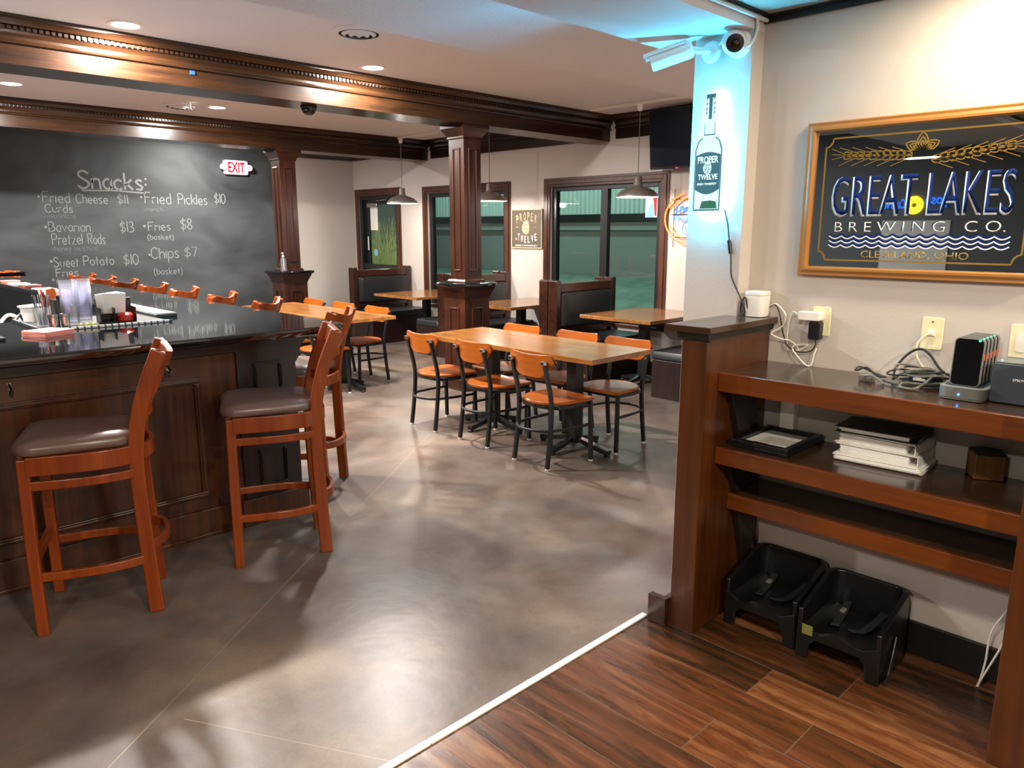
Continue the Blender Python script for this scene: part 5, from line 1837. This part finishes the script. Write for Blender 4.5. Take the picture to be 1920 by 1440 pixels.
# concave (ticket) corners
for (cxs, cys), flip in zip(((-1, -1), (1, -1), (1, 1), (-1, 1)), (0, 1, 0, 1)):
    c = [(cxs * (bu - .026 * math.sin(a)), cys * (bv - .032 * math.cos(a))) for a in [PI / 2 * i / 8 for i in range(9)]]
    # from the vertical side to the horizontal side
    loop += c if not flip else c[::-1]
loop.append(loop[0])
ribbon(mb, loop, .006, pm, .0006)
obj('gold_border', mb, 'gold', mg)
def ov(cx, cy, rx, ry, rot, n=14):
    return [(cx + rx * math.cos(t) * math.cos(rot) - ry * math.sin(t) * math.sin(rot), cy + rx * math.cos(t) * math.sin(rot) + ry * math.sin(t) * math.cos(rot)) for t in [2 * PI * i / n for i in range(n + 1)]]
# wheat ears
for s, x0, x1, z0, z1 in ((-1, -.045, -.255, .148, .160), (1, .050, .268, .130, .158)):
    wh = MB()
    n = 10
    for k in range(n):
        u = k / (n - 1)
        cx, cy = x0 + (x1 - x0) * u, z0 + (z1 - z0) * u
        h2 = .008 + .006 * math.sin(PI * min(1, u * 1.3 + .1))
        for d in (-1, 1):
            ribbon(wh, ov(cx, cy + d * h2 * .6, .015, .0075, s * d * .25), .0035, pm, .0005)
        if k % 2 == 0:
            for d in (-1, 1):
                ribbon(wh, [(cx, cy + d * .012), (cx + s * .055, cy + d * (.034 if d < 0 else .032))], .0022, pm, .0005)
    for d in (-1, 0, 1):
        ribbon(wh, [(x1, z1), (x1 + s * .06, z1 + d * .02 + .008)], .0022, pm, .0005)
    obj('wheat_ear', wh, 'gold', mg)
hp = MB()
def leaf(cx, cy, a, ln, wd):
    o = [(0, 0), (wd * .7, ln * .3), (wd, ln * .5), (wd * .6, ln * .8), (0, ln), (-wd * .6, ln * .8), (-wd, ln * .5), (-wd * .7, ln * .3), (0, 0)]
    return [(cx + x * math.cos(a) - y * math.sin(a), cy + x * math.sin(a) + y * math.cos(a)) for x, y in o]
for cx, cy, a, ln, wd in ((0, .168, 0, .055, .018), (-.008, .168, 1.15, .05, .016), (.008, .168, -1.15, .05, .016)):
    for k in (1, .62, .3):
        ribbon(hp, leaf(cx, cy, a, ln * (.25 + .75 * k), wd * k), .0042, pm, .0005)
obj('hop_emblem', hp, 'gold', mg)
obj('white_band', MB().loft([[pm @ Vector((a, b2, d)) for a, b2 in ((-.06, .135), (-.04, .131), (.045, .131), (.065, .135), (.045, .139), (-.04, .139))] for d in (0, .0006)]), 'silver_white', mg)
t1 = pm @ Matrix.Translation((0, .014, 0))
text('lettering', 'GREAT LAKES', 'silver_white', mg, t1 @ Matrix.Translation((-.0035, -.0045, 0)), w=.60, h=.148, ext=.0005, bold=.004)
text('lettering', 'GREAT LAKES', 'navy', mg, t1 @ Matrix.Translation((0.001, 0, .0008)), w=.595, h=.142, ext=.0005, bold=-.004)
text('lettering', 'B R E W I N G   C O.', 'ink_black', mg, pm @ Matrix.Translation((-.002, -.0985, 0)), w=.565, h=.036, ext=.0005)
text('lettering', 'B R E W I N G   C O.', 'silver_white', mg, pm @ Matrix.Translation((.001, -.1005, .0007)), w=.565, h=.036, ext=.0005, bold=-.012)
for k in range(3):
    for d, m_, wd in ((.0045, 'navy', .010), (0, 'silver_white', .0042)):
        mb = MB()
        z = -.139 - k * .0165 + d
        ribbon(mb, [(-.30 + .60 * i / 104, z + .010 * (abs(math.sin(PI * i / 8)) * -1 + .5)) for i in range(105)], wd, pm @ Matrix.Translation((0, 0, .0 if m_ == 'navy' else .0007)), .0005)
        obj('wave_line', mb, m_, mg)
text('lettering', 'CLEVELAND, OHIO', 'gold', mg, pm @ Matrix.Translation((.004, -.203, 0)), w=.36, h=.030, ext=.0006, bold=.004)

# ------------------------------------------------------------------ bottle light on the pillar
bl = thing('bottle_sign', 'backlit bottle shaped light sign on the pillar', 'light sign', (0, 0, 0))
PX_ = 2.86
bm_ = yz(PX_ - .045, 1.7095, 1.90)
half = [(.0, -.222), (.050, -.222), (.060, -.215), (.062, -.20), (.062, .02), (.060, .035), (.048, .058), (.030, .072), (.027, .078), (.026, .12), (.024, .13), (.023, .235), (.021, .238), (0, .238)]
outl = half + [(-a, b2) for a, b2 in reversed(half[1:-1])]
bpn = obj('bottle_panel', MB().loft([[bm_ @ Vector((a, b2, d)) for a, b2 in outl] for d in (0, .012)]), 'bottle_glow', bl)
ob = MB()
fm2 = bm_ @ Matrix.Translation((0, 0, .0122))
ribbon(ob, [(-.06, -.218), (-.06, .02), (-.048, .055), (-.03, .069)], .005, fm2)
ribbon(ob, [(.06, -.218), (.06, .02), (.048, .055), (.03, .069)], .005, fm2)
ribbon(ob, [(-.06, -.218), (.06, -.218)], .006, fm2)
ribbon(ob, [(-.0255, .080), (-.024, .126)], .0025, fm2)
ribbon(ob, [(.0255, .080), (.024, .126)], .0025, fm2)
ribbon(ob, [(-.026, .08), (.026, .08)], .004, fm2)
for y in (.215, .195, .175, .16):
    ribbon(ob, [(-.018, y), (-.016, y + .01)], .003, fm2)
    ribbon(ob, [(.016, y), (.018, y + .01)], .003, fm2)
ob.loft([[fm2 @ Vector((a, b2, d)) for a, b2 in ((-.020, .222), (.020, .222), (.020, .236), (-.020, .236))] for d in (0, .001)])
ob.loft([[fm2 @ Vector((a, b2, d)) for a, b2 in ((-.006, .14), (.006, .14), (.007, .222), (-.007, .222))] for d in (0, .001)])
lab = [(-.056, -.135)] + [(-.056 + .112 * i / 10, -.135 - .02 * math.sin(PI * i / 10)) for i in range(1, 10)] + [(.056, -.135), (.056, -.0)] + [(.056 - .112 * i / 10, .0 + .012 * math.sin(PI * i / 10)) for i in range(1, 10)] + [(-.056, -.0)]
ob.loft([[fm2 @ Vector((a, b2, d)) for a, b2 in lab] for d in (0, .001)])
obj('bottle_print', ob, 'bottle_ink', bpn)
lm = fm2 @ Matrix.Translation((0, 0, .0012))
text('lettering', 'PROPER', 'bottle_glow', bpn, lm @ Matrix.Translation((0, -.018, 0)), w=.095, h=.028, bold=.03)
text('lettering', 'TWELVE', 'bottle_glow', bpn, lm @ Matrix.Translation((.002, -.086, 0)), w=.09, h=.022, bold=.03)
crest(bpn, lm @ Matrix.Translation((0, -.052, 0)), .28, 'bottle_glow')
text('lettering', 'IRISH WHISKEY', 'bottle_glow', bpn, lm @ Matrix.Translation((0, -.114, 0)), w=.09, h=.009, bold=.03)
gr = MB().loft([[fm2 @ Vector((a, b2, d)) for a, b2 in ((-.03, -.212), (.05, -.212), (.045, -.185), (.02, -.18), (-.02, -.183))] for d in (0, .001)])
obj('green_scene', gr, 'bottle_green', bpn)
# LED strip around the rim, behind the panel
ins = [(a * .92, b2 * .975) for a, b2 in outl]
ins2 = [(a * .74, b2 * .94) for a, b2 in outl]
mb = MB()
rings = []
led = []
nn = len(ins)
for i in range(nn):
    led.append([bm_ @ Vector((ins[i][0], ins[i][1], -.027)), bm_ @ Vector((ins2[i][0], ins2[i][1], -.041))])
vs = [p for q in led for p in q]
fs = [(2 * i, 2 * i + 1, 2 * ((i + 1) % nn) + 1, 2 * ((i + 1) % nn)) for i in range(nn)]
mb.add(vs, fs)
ledo = obj('led_strip', mb, 'led_strip', bl)
sb = MB()
for b2 in (-.15, .05):
    sb.loft([[bm_ @ Vector((a, c, d)) for a, c in rrect(.02, .02, .004, 2, 0, b2)] for d in (-.0445, 0)])
obj('standoff', sb, 'plastic_white', bl)
cable('sign_cord', [(PX_ - .02, 1.645, 1.685), (PX_ - .006, 1.635, 1.63), (PX_ - .006, 1.625, 1.57), (PX_ - .006, 1.612, 1.50), (PX_ - .006, 1.605, 1.42), (2.855, 1.588, 1.38), (2.85, 1.565, 1.345), (2.84, 1.54, 1.31), (2.85, 1.53, 1.27), (2.862, 1.555, 1.262), (2.852, 1.55, 1.30), (2.845, 1.53, 1.33), (2.86, 1.52, 1.262)], .003, 'cord_black', 'black cord hanging from the bottle sign down behind the router')
tag(obj('cord_connector', MB().tube([(PX_ - .008, 1.623, 1.56), (PX_ - .008, 1.612, 1.505)], .008, 12), 'plastic_black', smooth=True), 'black inline connector on the bottle sign cord', 'connector')

# security cameras
sc = thing('bullet_camera', 'white bullet security camera pointing left from the pillar top', 'security camera', (2.86, 1.752, 2.308))
obj('mount_base', MB().lathe([(.042, .0003), (.042, .010), (.036, .02), (.02, .024)], n=28), 'plastic_white', sc, smooth=40, xf=Matrix.Rotation(-PI / 2, 4, 'Y'))
obj('mount_arm', MB().tube(crom([(-.022, 0, 0), (-.045, .01, 0), (-.06, .04, .005), (-.066, .065, .012)], 5), .013, 12), 'plastic_white', sc, smooth=True)
dr_ = Vector((-.42, .86, -.26)).normalized()
q = dr_.to_track_quat('Z', 'Y').to_matrix().to_4x4()
bx_ = Matrix.Translation(Vector((-.064, .05, .014))) @ q
obj('camera_body', MB().lathe([(.026, -.0), (.034, .006), (.036, .03), (.036, .17), (.034, .172), (.030, .160), (.030, .150), (.001, .150)], n=32), 'plastic_white', sc, smooth=40, xf=bx_)
obj('camera_lens', MB().lathe([(.029, .1505), (.029, .158), (.012, .160), (.012, .166), (.001, .167)], n=28), 'screen', sc, smooth=40, xf=bx_)
obj('sun_hood', MB().loft([[(.039 * math.cos(a) * k, .039 * math.sin(a) * k, z) for a in [PI * .15 + PI * .7 * i / 10 for i in range(11)] + []] + [(.041 * math.cos(a) * k, .041 * math.sin(a) * k, z) for a in [PI * .85 - PI * .7 * i / 10 for i in range(11)]] for k, z in ((1, .02), (1, .195))]), 'plastic_white', sc, smooth=40, xf=bx_)
sc2 = thing('turret_camera', 'round white turret security camera with black lens on the pillar edge', 'security camera', (2.86, 1.629, 2.318))
obj('mount_base', MB().lathe([(.052, .0003), (.052, .018), (.046, .028)], n=32), 'plastic_white', sc2, smooth=40, xf=Matrix.Rotation(-PI / 2, 4, 'Y'))
q2 = Vector((-.72, -.62, -.30)).normalized().to_track_quat('Z', 'Y').to_matrix().to_4x4()
b2_ = Matrix.Translation((-.048, 0, 0)) @ q2
obj('camera_ball', MB().lathe([(.001, -.046), (.02, -.042), (.036, -.028), (.046, 0), (.045, .012), (.040, .024), (.034, .030), (.001, .030)], n=36), 'plastic_white', sc2, smooth=40, xf=b2_)
obj('lens_ring', MB().lathe([(.034, .0302), (.034, .034), (.018, .036), (.017, .032), (.001, .032)], n=32), 'plastic_black', sc2, smooth=40, xf=b2_)
obj('camera_lens', MB().lathe([(.015, .0322), (.013, .039), (.001, .041)], n=24), 'screen', sc2, smooth=40, xf=b2_)
cable('camera_cable', [(2.855, 1.60, 2.30), (2.84, 1.585, 2.30), (2.85, 1.568, 2.32), (2.865, 1.564, 2.35), (2.87, 1.562, 2.38), (2.86, 1.562, 2.405)], .006, 'cord_white', 'thick white cable looping from the turret camera up to the ceiling corner')
cable('camera_cable', [(2.852, 1.72, 2.325), (2.85, 1.70, 2.34), (2.852, 1.675, 2.345), (2.853, 1.66, 2.335)], .005, 'cord_white', 'white cable running between the two security cameras')

# neon sign on the far left wall, seen only in the mirror
nn_ = thing('bar_neon', 'blue and yellow neon bar sign on the far left wall', 'neon sign', (0, 0, 0))
lm_ = frame_m((XL + .03, 3.35, 1.93), (0, 1, 0), (0, 0, 1))
text('neon_lettering', 'Jose', 'neon_blue', nn_, lm_ @ Matrix.Translation((-.22, .03, 0)), w=.25, h=.16, ext=.02, bold=.01)
text('neon_lettering', 'Cuervo', 'neon_blue', nn_, lm_ @ Matrix.Translation((.27, .0, 0)), w=.28, h=.12, ext=.02, bold=.01)
mb = MB()
for r in (.04, .07, .10):
    mb.tube([lm_ @ Vector((.03 + r * math.cos(a), -.02 + r * math.sin(a), .01)) for a in [2 * PI * i / 30 for i in range(30)]], .012, closed=True)
obj('sun_tubes', mb, 'neon_yellow', nn_, smooth=True)
struct('wall_left_pier', MB().box(XL, XL + .02, 2.95, 3.75, .01, 1.72), 'paint')
# ------------------------------------------------------------------ outside the windows
struct('ground', MB().box(XW + .16, 26, -6, 34, -.2, -.05), 'asphalt')
hb = thing('building', 'grey and corrugated building lit across the street outside the windows', 'building', (13, 0, 0))
obj('wall', MB().box(.05, 3, -6, 34, -.05, 1.78), 'render_grey', hb)
mb = MB()
rg = []
n = 330
pts = []
for i in range(n):
    y = -6 + 40 * i / n
    pts += [(.0, y), (.0, y + .05), (.035, y + .07), (.035, y + .10)]
mb.loft([[(x, y, z) for x, y in pts + [(.2, 34), (.2, -6)]] for z in (1.94, 5.0)])
obj('siding', mb, 'siding', hb)
obj('dark_band', MB().box(-.03, .06, -6, 34, 1.78, 1.94), 'metal_black', hb)
obj('ledge', MB().box(-.06, .05, -6, 34, 1.60, 1.68), 'render_grey', hb)
tag(obj('grass_verge', MB().loft([[(x, y, z) for y in (-6, 34)] + [(x, y, z - .1) for y in (34, -6)] for x, z in ((10.8, .0), (11.2, .28), (12.0, .5), (12.9, .62))]), 'snow_grass'), 'pale frosted grass bank along the building across the street', 'verge')
cbm = MB().box(9.0, 9.2, 2, 10.2, -.05, .12)
tag(obj('kerb', cbm, 'white_metal', bevel=.01), 'white painted kerb outside the wide window', 'kerb')
gz = MB()
rnd = random.Random(3)
for i in range(420):
    y = rnd.uniform(11.6, 13.9)
    x = rnd.uniform(y / 1.55, y / 1.38)
    hgt = rnd.uniform(1.0, 1.9)
    dx, dy = rnd.uniform(-.3, .3), rnd.uniform(-.35, .35)
    pth = [(x, y, -.05), (x + dx * .3, y + dy * .3, hgt * .55), (x + dx, y + dy, hgt)]
    gz.sweep(pth, rect(.012, .003), up=(1, 0, 0), scales=[1, .9, .3])
g_ = obj('reeds', gz, 'grass_dry', kind='stuff')
tag(g_, 'dense dry reeds growing outside the glass door', 'reeds')
fw = MB().box(8.6, 10.6, 14.6, 14.8, -.05, 3.2)
tag(obj('yard_wall', fw, 'asphalt'), 'plain wall behind the reeds outside the door', 'wall')
